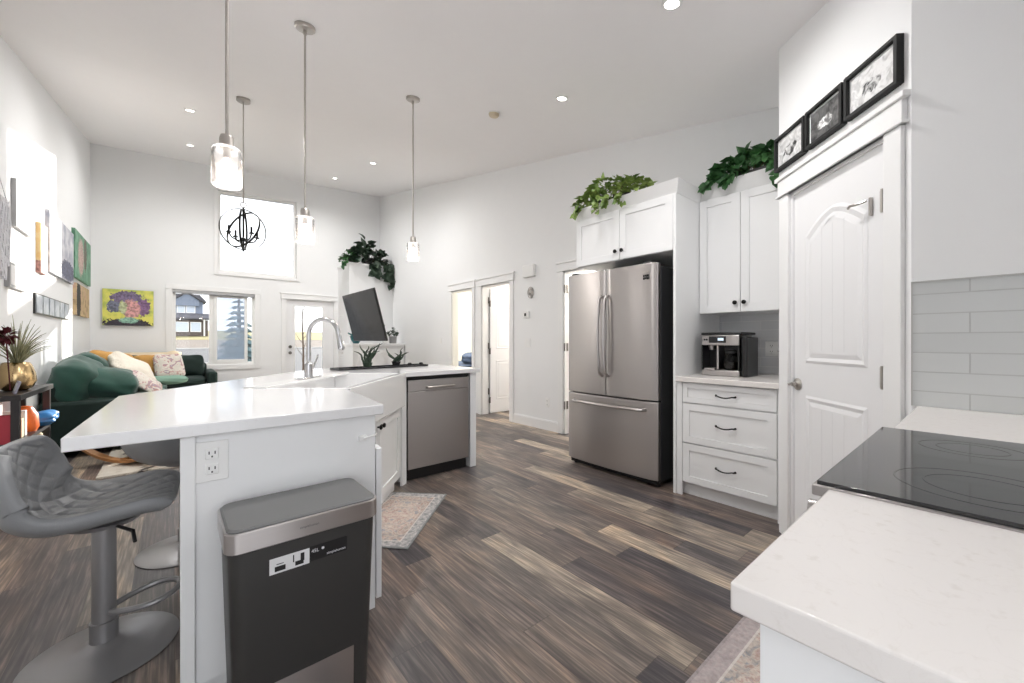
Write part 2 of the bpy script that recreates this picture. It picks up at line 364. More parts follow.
# ---------------------------------------------------------------- room shell
XL, XR, YB = -1.03, 3.74, 9.3
TH = 0.12
def wall(name, P0, P1, out, openings=(), th=TH, ztop=None, m='wall'):
    """upright wall from P0 to P1, body on the 'out' side; openings (s0, s1, z0, z1 or function)"""
    P0 = Vector(P0); P1 = Vector(P1); L = (P1-P0).length; u = (P1-P0)/L; o = Vector(out).normalized()*th
    zt = ztop if ztop else (lambda x, y: ceil_z(x, y)+0.03)
    mb = MB(); cuts = sorted({0, L, *[q for op in openings for q in op[:2]]})
    for a, b in zip(cuts, cuts[1:]):
        ops = sorted([op for op in openings if op[0] <= a+1e-6 and op[1] >= b-1e-6], key=lambda q: q[2])
        pa, pb = P0+u*a, P0+u*b; poly = [tuple(pa), tuple(pb), tuple(pb+o), tuple(pa+o)]
        z = 0
        for op in ops:
            if (op[2] if not callable(op[2]) else 1) > 0: mb.prism(poly, z, op[2])
            z = op[3]
        mb.prism(poly, z, zt)
    ob = mb.build(name, m); struct(ob); return ob
fl = MB().box(XL-0.15, 7.2, -3.2, YB+0.15, -0.1, 0.0).build('floor', 'floor'); struct(fl)
cpoly = [(XL-0.15, -1.0), (XR+0.14, -1.0), (XR+0.14, YB+0.14), (XL-0.15, YB+0.14)]
c_ = MB().prism(cpoly, ceil_z, lambda x, y: ceil_z(x, y)+0.12).build('ceiling', 'ceil'); struct(c_)
wall('wall_left', (XL, -0.6), (XL, YB+TH), (-1, 0))
# far wall with the tall trapezoid window, the slider below it and the garden door
win_slope = lambda x, y: 4.0+0.05125*(x-0.63)
wall('wall_back', (XL, YB), (XR+TH, YB), (0, 1), [
    (-0.02-XL, 1.22-XL, 0.72, 2.09),
    (0.63-XL, 1.955-XL, 2.475, win_slope),
    (1.76-XL, 2.72-XL, 0, 2.04)])
# the two stacked openings overlap in x: wall() handles each x interval separately
wall('wall_right', (XR, 0.95), (XR, YB), (1, 0), [(2.66-0.95, 3.42-0.95, 0, 2.04), (4.47-0.95, 5.17-0.95, 0, 2.04), (5.43-0.95, 6.06-0.95, 0, 2.04)])
# pantry closet: short return, diagonal wall with the door, tiled side wall
A2 = Vector((2.852, 0.822)); B2 = Vector((2.218, 0.188)); DL = (A2-B2).length
du = (B2-A2)/DL; dn = Vector((du.y, -du.x)) # du points along the diagonal toward the camera
if dn.x < 0: dn = -dn
dout = Vector((1, -1)).normalized()
wall('wall_pantry', A2, B2, dout, [(0.118, 0.785, 0, 2.03)], th=0.10)
wall('wall_pantry_return', (A2.x, A2.y), (XR+TH, A2.y), (0, -1), th=0.10)
wall('wall_tiled', (2.218, 0.188), (2.218, -0.62), (1, 0), th=0.12)
wall('wall_range', (0.44, -0.50), (2.218, -0.50), (0, -1), th=0.12)

# ceilings / rooms seen through the hall doors
def room(n, y0, y1, x1, m='wall'):
    struct(MB().box(XR+TH, x1, y1, y1+0.08, 0, 2.5).build('wall_%s_north' % n, m))
    struct(MB().box(XR+TH, x1, y0-0.08, y0, 0, 2.5).build('wall_%s_south' % n, m))
    struct(MB().box(x1, x1+0.1, y0-0.08, y1+0.08, 0, 2.5).build('wall_%s_east' % n, m))
    struct(MB().box(XR+TH+0.005, x1+0.1, y0-0.08, y1+0.08, 2.5, 2.6).build('ceiling_%s' % n, 'ceil'))
room('bedroom', 5.33, 9.0, 6.6, 'bedroom'); room('bathroom', 3.85, 5.23, 6.0); room('laundry', 2.2, 3.75, 5.6)
def room_fill_light(x, y, z, e, nm, lab):  # unseen dome lamps, added to light the rooms behind the hall doors
    t = thing('ceiling_light', lab, 'ceiling light', (x, y, z))
    MB().lathe([(0.16, 0), (0.165, -0.02), (0.15, -0.03)]).build('rim', 'nickel', t)
    MB().lathe([(0.15, -0.03), (0.13, -0.07), (0.07, -0.09), (0.001, -0.095)], cap=False).build('diffuser', emis('dome_glow', (1, 0.93, 0.82), 3), t, smooth=True)
    l = bpy.data.lights.new(nm, 'POINT'); l.energy = e; l.color = (1, 0.93, 0.82); l.shadow_soft_size = 0.12
    q = bpy.data.objects.new(nm, l); COL.objects.link(q); q.location = (x, y, z-0.2)
room_fill_light(5.1, 6.8, 2.5, 75, 'bedroom_lamp', 'round dome light on the bedroom ceiling behind the far hall door')
room_fill_light(5.2, 4.4, 2.5, 24, 'bathroom_lamp', 'round dome light on the ceiling behind the middle hall door')
room_fill_light(4.9, 3.0, 2.5, 36, 'laundry_lamp', 'round dome light on the ceiling behind the door beside the fridge')

# baseboards
def bboard(name, P0, P1, out, h=0.13, t=0.015):
    P0 = Vector(P0); P1 = Vector(P1); o = Vector(out).normalized()*t; mb = MB()
    mb.prism([tuple(P0), tuple(P1), tuple(P1+o), tuple(P0+o)], 0, h-0.012); mb.prism([tuple(P0), tuple(P1), tuple(P1+o*0.6), tuple(P0+o*0.6)], h-0.012, h)
    struct(mb.build(name, 'trim'))
bboard('baseboard_right', (XR, 3.51), (XR, 4.38), (-1, 0)); bboard('baseboard_right_far', (XR, 6.15), (XR, YB), (-1, 0))
bboard('baseboard_left', (XL, -0.6), (XL, YB), (1, 0)); bboard('baseboard_back', (XL, YB), (1.66, YB), (0, -1))

# casings: local frame x along wall, -y out of the wall, z up
def casing(name, P0, u, w, h, cw=0.085, outdir=-1, head=True, rotz=None):
    """door casing around an opening of width w, height h; P0 = left foot of the opening seen from the room"""
    e = sempty(name, (P0[0], P0[1], 0), atan2(u[1], u[0]))
    mb = MB(); mb.box(-cw, 0, -0.018, 0, 0, h); mb.box(w, w+cw, -0.018, 0, 0, h)
    mb.build('side_casing', 'trim', e, bevel=0.003)
    mb = MB(); mb.box(-cw-0.01, w+cw+0.01, -0.022, 0, h, h+0.10); mb.box(-cw-0.02, w+cw+0.02, -0.03, 0, h, h+0.012); mb.box(-cw-0.028, w+cw+0.028, -0.032, 0, h+0.10, h+0.125)
    mb.build('head_casing', 'trim', e, bevel=0.003)
    mb = MB(); mb.box(0, 0.018, 0.0, TH, 0, h); mb.box(w-0.018, w, 0.0, TH, 0, h); mb.box(0, w, 0.0, TH, h-0.018, h); mb.build('jamb', 'trim', e)
    return e
# seen from the room, the right wall runs from far (left) to near (right): u = (0,-1)
casing('trim_1', (XR, 6.06), (0, -1), 0.63, 2.04, cw=0.07); casing('trim_2', (XR, 5.17), (0, -1), 0.70, 2.04, cw=0.085); casing('trim_3', (XR, 3.42), (0, -1), 0.76, 2.04)
def diag(s, off=0.0): p = A2+du*s-dout*off; return (p.x, p.y)
p0 = diag(0.118, 0.0); casing('trim_4', p0, (du.x, du.y), 0.667, 2.03, cw=0.085)
casing('trim_5', (1.76, YB), (1, 0), 0.96, 2.04, cw=0.08)

def arch(x0, x1, z, rise, n=14): return [(x0+(x1-x0)*i/n, z+rise*sin(pi*i/n)**1.0) for i in range(n+1)]
def panel_door(name, loc, rotz, w, h, two_arch=True, knob_x=None, hinges_x=None, knob='nickel', lever=False):
    """moulded two-panel door; local x across, -y faces the viewer"""
    e = sempty(name, loc, rotz)
    t = 0.035; mb = MB(); mb.box(0, w, 0, t, 0.008, h)
    mb.build('door_slab', 'door', e, bevel=0.002)
    st = 0.12*w/0.7; lo0, lo1 = 0.22, 0.86; up0, up1 = 1.04, h-0.27
    for k, (z0, z1, rise) in enumerate(((lo0, lo1, 0.0), (up0, up1, 0.10))):
        base = [(st, z0), (w-st, z0)]
        if rise and two_arch: out = base+[(x, z) for x, z in reversed(arch(st, w-st, z1, rise))]
        else: out = base+[(w-st, z1), (st, z1)]
        cx = w/2; cz = (z0+z1)/2
        def inset(poly, d): return [(x+(d if x < cx-0.01 else -d if x > cx+0.01 else 0), z+(d if z < cz else -d)) for x, z in poly]
        m2 = MB(); rings = [[(x, -0.001, z) for x, z in out], [(x, -0.006, z) for x, z in inset(out, 0.014)], [(x, -0.0005, z) for x, z in inset(out, 0.032)], [(x, -0.0055, z) for x, z in inset(out, 0.055)]]
        V = [[m2._v(p) for p in r] for r in rings]; n = len(out)
        for a, b in zip(V, V[1:]):
            for i in range(n): m2.face([a[i], a[(i+1) % n], b[(i+1) % n], b[i]])
        m2.face(V[-1])
        m2.build('door_panel', 'door', e)
        if two_arch:
            m3 = MB()
            for q in range(1, 4):
                xx = st+0.06+(w-2*st-0.12)*q/4; m3.box(xx-0.002, xx+0.002, -0.0062, -0.005, z0+0.07, z1-0.06+rise*0.7)
            m3.build('panel_groove', mat_groove, e)
    if knob_x is not None:
        m4 = MB(); T = Matrix.Translation((knob_x, 0, 0.915)) @ Matrix.Rotation(pi/2, 4, 'X')
        m4.lathe([(0.034, 0), (0.034, 0.006), (0.012, 0.012), (0.012, 0.035)], T=T); hnd = m4.build('door_handle', knob, e, smooth=True)
        m5 = MB()
        if lever: m5.tube([(knob_x, -0.045, 0.915), (knob_x+0.05*lever, -0.05, 0.917), (knob_x+0.11*lever, -0.045, 0.91)], [0.010, 0.009, 0.007])
        else: m5.lathe([(0.012, 0.03), (0.028, 0.036), (0.03, 0.05), (0.022, 0.062), (0.001, 0.065)], T=T, cap=False)
        m5.build('grip', knob, hnd, smooth=True)
    if hinges_x is not None:
        for z in (0.22, 1.004, 1.766):
            MB().box(hinges_x-0.008, hinges_x+0.016, -0.006, 0.012, z-0.045, z+0.045).cyl((hinges_x+0.004, -0.006, z-0.05), (hinges_x+0.004, -0.006, z+0.05), 0.006, 8).build('hinge', 'nickel' if knob == 'nickel' and hinges_x > 0.3 else 'bronze', e)
    return e
mat_groove = mat('groove', (0.80, 0.80, 0.81), 0.5)
g = diag(0.122, -0.012); rz_d = atan2(du.y, du.x)
pd = panel_door('door_1', (g[0], g[1], 0), rz_d, 0.659, 2.02, knob_x=0.045, hinges_x=0.655-0.03, lever=-0.001)
# child latch high on the pantry door
MB().box(0.567, 0.573, -0.014, 0, 1.72, 1.80).tube([(0.57, -0.025, 1.785), (0.54, -0.045, 1.78), (0.51, -0.05, 1.783), (0.49, -0.045, 1.778)], 0.006).build('door_latch', 'nickel', pd, smooth=True)
# hall doors swung open into their rooms
panel_door('door_2', (XR+TH+0.02, 5.13, 0), 0, 0.66, 2.0, two_arch=False, hinges_x=-0.012, knob='bronze', knob_x=0.60)
panel_door('door_3', (XR+TH+0.02, 3.38, 0), radians(3), 0.72, 2.0, two_arch=False, hinges_x=-0.012, knob='bronze')
for z in (0.36, 1.09, 1.82):
    struct(MB().box(XR+0.03, XR+0.06, 3.397, 3.401, z-0.05, z+0.05).cyl((XR-0.004, 3.40, z-0.05), (XR-0.004, 3.40, z+0.05), 0.009).build('trim_hinge', 'bronze'))
    struct(MB().cyl((XR+TH-0.004, 5.145, z-0.05), (XR+TH-0.004, 5.145, z+0.05), 0.010).build('trim_hinge', 'bronze'))

# windows on the far wall
def window_frame(name, x0, x1, z0, z1, trap=0.0, cw=0.09):
    e = sempty(name, (0, YB, 0)); f = lambda x: z1+trap*(x-x0)
    mb = MB()
    mb.box(x0-cw, x0, -0.02, 0, z0-cw, f(x0)-0.001); mb.box(x1, x1+cw, -0.02, 0, z0-cw, f(x1)-0.001); mb.box(x0+0.001, x1-0.001, -0.02, 0, z0-cw, z0)
    mb.xprism([(x0-cw, f(x0)), (x1+cw, f(x1)), (x1+cw, f(x1)+cw), (x0-cw, f(x0)+cw)], -0.02, 0)
    mb.build('window_casing', 'trim', e, bevel=0.002)
    mb = MB(); t = 0.045
    mb.box(x0, x0+t, 0.03, 0.10, z0, f(x0)); mb.box(x1-t, x1, 0.03, 0.10, z0, f(x1)-0.001); mb.box(x0+t, x1-t, 0.03, 0.10, z0, z0+t)
    mb.xprism([(x0+t, f(x0)-t), (x1-t, f(x1)-t), (x1-t, f(x1)), (x0+t, f(x0))], 0.03, 0.10)
    mb.build('window_frame', 'plastic_white', e)
    return e, f
w1, f1 = window_frame('window_1', 0.63, 1.955, 2.475, 4.0, 0.05125, cw=0.06)
MB().xprism([(0.675, 2.52), (1.91, 2.52), (1.91, f1(1.91)-0.045), (0.675, f1(0.675)-0.045)], 0.06, 0.065).build('window_pane', 'pane', w1)
w2, f2 = window_frame('window_2', -0.02, 1.22, 0.72, 2.09)
MB().box(0.50, 0.57, 0.035, 0.095, 0.76, 2.045).build('mullion', 'plastic_white', w2)
mb = MB(); mb.box(0.57, 0.62, 0.02, 0.06, 0.76, 2.045); mb.box(1.05, 1.10, 0.02, 0.06, 0.76, 2.045); mb.box(0.62, 1.05, 0.02, 0.06, 0.76, 0.82); mb.box(0.62, 1.05, 0.02, 0.06, 1.99, 2.045); mb.build('sliding_sash', 'plastic_white', w2)
MB().box(0.025, 0.50, 0.07, 0.075, 0.765, 2.045).build('window_pane', 'pane', w2); MB().box(0.62, 1.05, 0.038, 0.043, 0.82, 1.99).build('window_pane', 'screen', w2); MB().box(1.10, 1.175, 0.07, 0.075, 0.765, 2.045).build('window_pane', 'pane', w2)
mb = MB(); mb.box(-0.01, 1.21, -0.012, 0.022, 2.035, 2.085)
for i in range(4): mb.box(-0.005, 1.205, -0.010, 0.02, 2.031-i*0.007, 2.033-i*0.007)
mb.build('rolled_blind', mat('blind_grey', (0.42, 0.42, 0.43), 0.6), w2)
# garden door with a tall glass
gd = sempty('door_4', (1.78, YB+0.03, 0))
mb = MB(); mb.box(0, 0.15, 0, 0.045, 0.01, 2.02); mb.box(0.70, 0.92, 0, 0.045, 0.01, 2.02); mb.box(0.15, 0.70, 0, 0.045, 1.90, 2.02); mb.box(0.15, 0.70, 0, 0.045, 0.01, 0.28)
mb.build('door_slab', 'door', gd, bevel=0.002)
mb = MB(); mb.box(0.13, 0.155, -0.012, 0.0, 0.26, 1.92); mb.box(0.695, 0.72, -0.012, 0, 0.26, 1.92); mb.box(0.155, 0.695, -0.012, 0, 1.895, 1.92); mb.box(0.155, 0.695, -0.012, 0, 0.26, 0.285); mb.build('glass_bead', 'trim', gd)
MB().box(0.15, 0.70, 0.02, 0.025, 0.28, 1.90).build('door_glass', 'pane', gd)
for z in (1.05, 0.925):
    T = Matrix.Translation((0.065, 0, z)) @ Matrix.Rotation(pi/2, 4, 'X')
    MB().lathe([(0.032, 0), (0.032, 0.01), (0.015, 0.015), (0.026, 0.04), (0.02, 0.055), (0.001, 0.058)], T=T, cap=False).build('door_knob' if z < 1 else 'deadbolt', 'bronze', gd, smooth=True)

# backsplash tiles
struct(MB().box(2.206, 2.218, -0.50, 0.183, 0.91, 1.388).build('trim_backsplash', 'tile'))
struct(MB().box(2.200, 2.2065, -0.50, 0.188, 1.388, 1.393).box(2.204, 2.218, 0.183, 0.188, 0.91, 1.39).build('trim_tile_edge', mat('tile_edge', (0.5, 0.5, 0.49), 0.4)))
struct(MB().box(3.71, 3.74, 0.835, 1.53, 0.90, 1.39).build('trim_nook_backsplash', 'tile2'))

# chimney block in the far corner with a mantel cabinet under it
struct(MB().prism([(2.79, 8.56), (XR, 8.56), (XR, YB), (2.79, YB)], 0, 2.78).build('wall_chimney', 'wall', bevel=0.004))
struct(MB().prism([(2.77, 8.54), (XR, 8.54), (XR, YB), (2.77, YB)], 2.78, 2.82).build('trim_chimney_ledge', 'trim'))
dd = panel_door('door_5', (2.785, YB-0.02, 0), -pi/2, 0.66, 2.0, two_arch=False, knob_x=0.5, knob='nickel', lever=-1)
mt = thing('mantel_cabinet', 'white mantel cabinet in the far corner, under the television', 'cabinet', (2.66, 7.95, 0))
MB().box(0, 1.07, 0, 0.58, 0, 1.07).build('body', 'cab', mt, bevel=0.004)
MB().box(-0.02, 1.078, -0.04, 0.58, 1.07, 1.12).build('mantel_shelf', 'trim', mt, bevel=0.006)
MB().box(0.09, 0.89, -0.012, 0, 0.10, 0.98).box(0.13, 0.85, -0.018, -0.01, 0.14, 0.94).build('front_panel', 'trim', mt, bevel=0.003)
MB().box(0.93, 1.05, -0.012, 0, 0.05, 1.0).build('pilaster', 'trim', mt, bevel=0.003)

# ---------------------------------------------------------------- cabinets, shaker fronts
def shaker(mb, x0, x1, z0, z1, fr=0.055, y=0.0, t=0.02, rec=0.008):
    """door front in local XZ, outer face at y, thickness t behind"""
    mb.box(x0, x0+fr, y, y+t, z0, z1); mb.box(x1-fr, x1, y, y+t, z0, z1); mb.box(x0+fr, x1-fr, y, y+t, z1-fr, z1); mb.box(x0+fr, x1-fr, y, y+t, z0, z0+fr)
    mb.box(x0+fr, x1-fr, y+rec, y+t, z0+fr, z1-fr); return mb
def knob(parent, x, y, z):
    T = Matrix.Translation((x, y, z)) @ Matrix.Rotation(pi/2, 4, 'X')
    return MB().lathe([(0.006, 0), (0.006, 0.014), (0.016, 0.018), (0.016, 0.026), (0.010, 0.031), (0.001, 0.032)], T=T, seg=16, cap=False).build('knob', 'black_metal', parent, smooth=True)
def pull(parent, x, y, z, L=0.13):
    pts = [(x-L/2, y, z), (x-L/2+0.006, y-0.018, z-0.001)]
    for i in range(9):
        a = i/8; pts.append((x-L/2+0.015+(L-0.03)*a, y-0.024-0.006*sin(pi*a), z-0.010*sin(pi*a)))
    pts += [(x+L/2-0.006, y-0.018, z-0.001), (x+L/2, y, z)]
    return MB().tube(pts, [0.008, 0.006]+[0.0048]*9+[0.006, 0.008], 8).build('pull_handle', 'black_metal', parent, smooth=True)
RZR = -pi/2   # fronts that face -X: local x runs along -Y

# drawer base beside the fridge (local x from the fridge side)
bc = thing('drawer_cabinet', 'white three-drawer base cabinet under the coffee maker, beside the fridge', 'cabinet', (2.94, 1.525, 0), RZR)
MB().box(0, 0.69, 0.02, 0.76, 0.10, 0.855).build('body', 'cab', bc); MB().box(0.0, 0.69, 0.055, 0.72, 0, 0.10).build('toe_kick', 'cab', bc)
for z0, z1 in ((0.705, 0.848), (0.405, 0.695), (0.105, 0.395)):
    dr = shaker(MB(), 0.045, 0.665, z0, z1, fr=0.05 if z1-z0 > 0.2 else 0.038).build('drawer_front', 'cab', bc, bevel=0.002); pull(dr, 0.355, 0, (z0+z1)/2 + (0.0 if z1-z0 < 0.2 else 0.01))
for q0, q1 in ((0, 0.04), (0.67, 0.69)): MB().box(q0, q1, 0, 0.02, 0.0, 0.855).build('face_stile', 'cab', bc)
nc = MB().prism([(2.915, 1.524), (2.915, 0.828), (3.709, 0.828), (3.709, 1.524)], 0.857, 0.895).build('nook_countertop', 'quartz2', bevel=0.004)
tag(nc, 'pale quartz worktop slab under the coffee maker', 'countertop')
# wall cabinet above it
uc = thing('wall_cabinet', 'tall white two-door wall cabinet above the coffee maker', 'cabinet', (3.31, 1.525, 0), RZR)
MB().box(0, 0.69, 0.02, 0.428, 1.388, 2.315).build('body', 'cab', uc)
for x0, x1 in ((0.003, 0.312), (0.316, 0.66)):
    dr = shaker(MB(), x0, x1, 1.39, 2.308, fr=0.06).build('cabinet_door', 'cab', uc, bevel=0.002); knob(dr, x1-0.03 if x0 < 0.1 else x0+0.03, 0, 1.46)
MB().prism([(0, 0.018), (0.69, 0.018), (0.69, 0.428), (0, 0.428)], 2.315, 2.42, taper=[(0, -0.03), (0.69, -0.03), (0.69, 0.428), (0, 0.428)]).build('crown_moulding', 'trim', uc)
# fridge enclosure: tall side panel plus the cabinet over the fridge
sp = MB().box(2.93, 3.738, 1.527, 1.549, 0, 2.30).build('enclosure_panel', 'cab', bevel=0.002); tag(sp, 'tall flat white side panel standing between the fridge and the drawer cabinet', 'panel')
fc = thing('fridge_cabinet', 'white two-door cabinet over the fridge with a crown moulding', 'cabinet', (2.93, 2.52, 0), RZR)
MB().box(0, 0.97, 0.02, 0.80, 1.865, 2.30).build('body', 'cab', fc)
for x0, x1 in ((0.003, 0.482), (0.487, 0.968)):
    dr = shaker(MB(), x0, x1, 1.868, 2.298, fr=0.06).build('cabinet_door', 'cab', fc, bevel=0.002); knob(dr, x1-0.03 if x0 < 0.1 else x0+0.03, 0, 1.94)
cr = MB().prism([(-0.0, 0.018), (0.993, 0.018), (0.993, 0.805), (0.0, 0.805)], 2.302, 2.395, taper=[(-0.05, -0.035), (1.03, -0.035), (1.03, 0.80), (-0.05, 0.80)]).build('crown_moulding', 'trim', fc)

# ---------------------------------------------------------------- fridge
fr = thing('refrigerator', 'stainless steel French door refrigerator with a bottom freezer drawer', 'refrigerator', (2.87, 2.590, 0), RZR)
fw = 0.932
MB().box(0.005, fw-0.005, 0.085, 0.80, 0.035, 1.765).build('body', 'fridge_side', fr, bevel=0.006)
def curved_front(x0, x1, z0, z1, depth=0.075, bul=0.022, n=16):
    mb = MB(); top = []
    for i in range(n+1):
        x = x0+(x1-x0)*i/n; k = (x/fw-0.5)*2; y = bul*k*k
        e = min(x-x0, x1-x); y += 0.012*max(0, 1-e/0.018)**2
        top.append((x, y))
    poly = top+[(x1, depth), (x0, depth)]
    mb.prism(poly, z0, z1); return mb
for x0, x1, hx in ((0.0, 0.447, 0.420), (0.452, fw, 0.478)):
    d_ = curved_front(x0, x1, 0.69, 1.785).build('door', 'steel', fr, bevel=0.004, angle=50)
    pts = [(hx, 0.0, 0.86), (hx, -0.035, 0.88)]+[(hx, -0.045-0.022*sin(pi*i/10), 0.90+0.62*i/10) for i in range(11)]+[(hx, -0.035, 1.54), (hx, 0.0, 1.56)]
    MB().tube(pts, 0.013, 10).build('handle', 'steel', d_, smooth=True)
d_ = curved_front(0.0, fw, 0.06, 0.678).build('freezer_drawer', 'steel', fr, bevel=0.004, angle=50)
pts = [(0.10, 0.015, 0.612), (0.11, -0.03, 0.612)]+[(0.13+0.672*i/12, -0.042-0.018*sin(pi*i/12), 0.612-0.0*i) for i in range(13)]+[(0.822, -0.03, 0.612), (0.832, 0.015, 0.612)]
MB().tube(pts, 0.013, 10).build('handle', 'steel', d_, smooth=True)
MB().box(0.02, fw-0.02, 0.05, 0.12, 0.02, 0.06).build('base_grille', 'black_plastic', fr)
for x in (0.04, fw-0.04):
    for y in (0.10, 0.74): MB().cyl((x, y, 0), (x, y, 0.04), 0.02).build('foot', 'black_plastic', fr)
for q0 in (0.05, fw-0.12): MB().box(q0, q0+0.07, 0.02, 0.09, 1.786, 1.80).build('hinge_cover', 'fridge_side', fr, bevel=0.003)
# square badge of small marks and faint name strip on the right door
mb = MB()
random.seed(3)
for r_ in ((0.0, 0.014, 0.0, 0.018), (0.018, 0.03, 0.004, 0.018), (0.034, 0.05, 0.0, 0.018), (0.0, 0.01, 0.022, 0.038), (0.014, 0.028, 0.024, 0.038), (0.032, 0.05, 0.022, 0.040)): mb.box(0.815+r_[0], 0.815+r_[1], 0.0080, 0.0112, 1.655+r_[2], 1.655+r_[3])
mb.build('badge', 'black_matte', fr)
MB().box(0.81, 0.865, 0.0090, 0.0115, 1.712, 1.722).build('name_strip', 'nickel', fr)

# ---------------------------------------------------------------- coffee maker (faces -X)
cm = thing('coffee_maker', 'black and steel coffee maker standing in the worktop nook', 'coffee maker', (3.20, 1.455, 0.895), RZR); cm.scale = (0.84, 1, 1)
MB().box(0.0, 0.33, 0.0, 0.26, 0, 0.045).build('base', 'steel', cm, bevel=0.006)
MB().box(0.01, 0.32, 0.12, 0.255, 0.045, 0.25).build('back_housing', 'black_plastic', cm)
MB().box(0.0, 0.33, 0.0, 0.26, 0.235, 0.315).build('head', 'steel', cm, bevel=0.006)
MB().box(-0.004, 0.35, -0.002, 0.28, 0.315, 0.335).build('lid', 'black_plastic', cm, bevel=0.005)
MB().box(0.07, 0.22, -0.004, 0.0, 0.255, 0.305).build('control_panel', 'black_plastic', cm)
MB().box(0.15, 0.20, -0.006, -0.003, 0.272, 0.292).build('display', emis('clock_display', (0.5, 0.6, 0.7), 0.6), cm)
for x0 in (0.03, 0.045): MB().cyl((0.03 if x0 == 0.03 else 0.05, -0.006, 0.28), (0.03 if x0 == 0.03 else 0.05, 0.0, 0.28), 0.007, 12).build('button', 'black_plastic', cm)
MB().box(0.335, 0.385, 0.02, 0.25, 0.0, 0.30).build('water_tank', 'black_plastic', cm, bevel=0.01)
for q0 in (0.0, 0.318): MB().box(q0, q0+0.012, 0.0, 0.26, 0.045, 0.236).build('side_wall', 'black_plastic', cm)
MB().box(0.135, 0.15, 0.01, 0.12, 0.05, 0.235).build('divider', 'steel', cm)
cf = MB().lathe([(0.055, 0.05), (0.067, 0.075), (0.067, 0.13), (0.05, 0.165), (0.05, 0.175)], (0.235, 0.065, 0), 20).build('carafe', 'carafe', cm, smooth=True)
MB().lathe([(0.052, 0.175), (0.052, 0.195), (0.02, 0.20)], (0.235, 0.065, 0), 20).build('carafe_lid', 'black_plastic', cf)
MB().lathe([(0.053, 0.052), (0.064, 0.076), (0.064, 0.11), (0.001, 0.11)], (0.235, 0.065, 0), 20).build('coffee', mat('coffee', (0.02, 0.008, 0.004), 0.2), cf, smooth=True)
MB().lathe([(0.025, 0.2), (0.035, 0.236)], (0.07, 0.06, 0)).build('brew_spout', 'steel', cm); MB().box(0.025, 0.12, 0.0, 0.11, 0.045, 0.058).build('drip_tray', 'steel', cm)
# outlets and switch plates
def plate(name, label, loc, rotz, w, h, kind, cat='outlet'):
    t = thing(name, label, cat, loc, rotz)
    MB().box(-w/2, w/2, -0.006, 0, -h/2, h/2).build('cover_plate', 'plastic_white', t, bevel=0.002)
    if kind == 'outlet':
        for dz in (-0.024, 0.024):
            q = MB().box(-0.017, 0.017, -0.010, -0.005, dz-0.017, dz+0.017).build('socket', 'plastic_white', t, bevel=0.003)
            MB().box(-0.009, -0.006, -0.0108, -0.0095, dz-0.001, dz+0.008).box(0.006, 0.009, -0.0108, -0.0095, dz-0.001, dz+0.008).box(-0.002, 0.002, -0.0108, -0.0095, dz-0.011, dz-0.006).build('slots', 'black_matte', q)
    elif kind == 'switch': 
        n = max(1, int(w/0.05)-0) if w > 0.09 else 1
        for i in range(n):
            x = (i-(n-1)/2)*0.046; MB().box(x-0.016, x+0.016, -0.010, -0.005, -0.033, 0.033).build('rocker', 'plastic_white', t, bevel=0.002)
    return t
plate('wall_outlet', 'white duplex outlet on the white end of the island', (0.091, 1.57, 0.785), 0, 0.085, 0.125, 'outlet')
plate('wall_outlet', 'white outlet in the nook behind the coffee maker', (3.71, 1.12, 1.10), RZR, 0.09, 0.12, 'outlet')
MB()
cp = thing('charger_plug', 'small black plug lying on the nook worktop beside the pantry', 'plug', (3.35, 0.90, 0.895), 0)
MB().box(-0.02, 0.02, -0.015, 0.015, 0, 0.03).build('plug_body', 'black_plastic', cp, bevel=0.004); MB().tube([(0, 0.0, 0.03), (0.05, -0.01, 0.10), (0.15, 0.05, 0.17), (0.30, 0.16, 0.19)], 0.003, 6).build('cord', 'black_plastic', cp)
plate('light_switch', 'white double light switch on the hall wall below the thermostat', (XR, 4.09, 1.14), RZR, 0.115, 0.12, 'switch', 'light switch')
plate('light_switch', 'white light switch on the grey wall left of the far hall door', (XR, 6.45, 1.187), RZR, 0.075, 0.12, 'switch', 'light switch')
plate('wall_outlet', 'white outlet low on the hall wall near the door beside the fridge', (XR, 3.70, 0.36), RZR, 0.075, 0.12, 'outlet')
th_ = thing('thermostat', 'small white thermostat with a dark display on the hall wall', 'thermostat', (XR, 4.105, 1.53), RZR)
MB().box(-0.055, 0.055, -0.022, 0, -0.045, 0.045).build('housing', 'plastic_white', th_, bevel=0.004); MB().box(-0.03, 0.005, -0.024, -0.021, -0.018, 0.022).build('display', 'black_matte', th_)
ch = thing('door_chime', 'white chime box high on the wall between the hall doors', 'door chime', (XR, 4.03, 2.11), RZR)
MB().box(-0.12, 0.11, -0.05, 0, -0.07, 0.10).build('cover', 'plastic_white', ch, bevel=0.012)
og = thing('wall_ornament', 'small round grey wire ornament hanging above the thermostat', 'wall ornament', (XR, 4.02, 1.83), RZR)
mb = MB()
for r_ in (0.055, 0.035): mb.tube([(r_*cos(2*pi*i/24), -0.012, r_*1.35*sin(2*pi*i/24)) for i in range(24)], 0.005, 6, closed=True)
mb.build('rings', 'nickel', og)
MB().tube([(-0.03, -0.012, 0.01), (0, -0.014, -0.03), (0.03, -0.012, 0.02)], 0.005, 6).tube([(0, -0.012, -0.07), (0, -0.012, 0.07)], 0.003, 6).build('scroll', 'nickel', og)

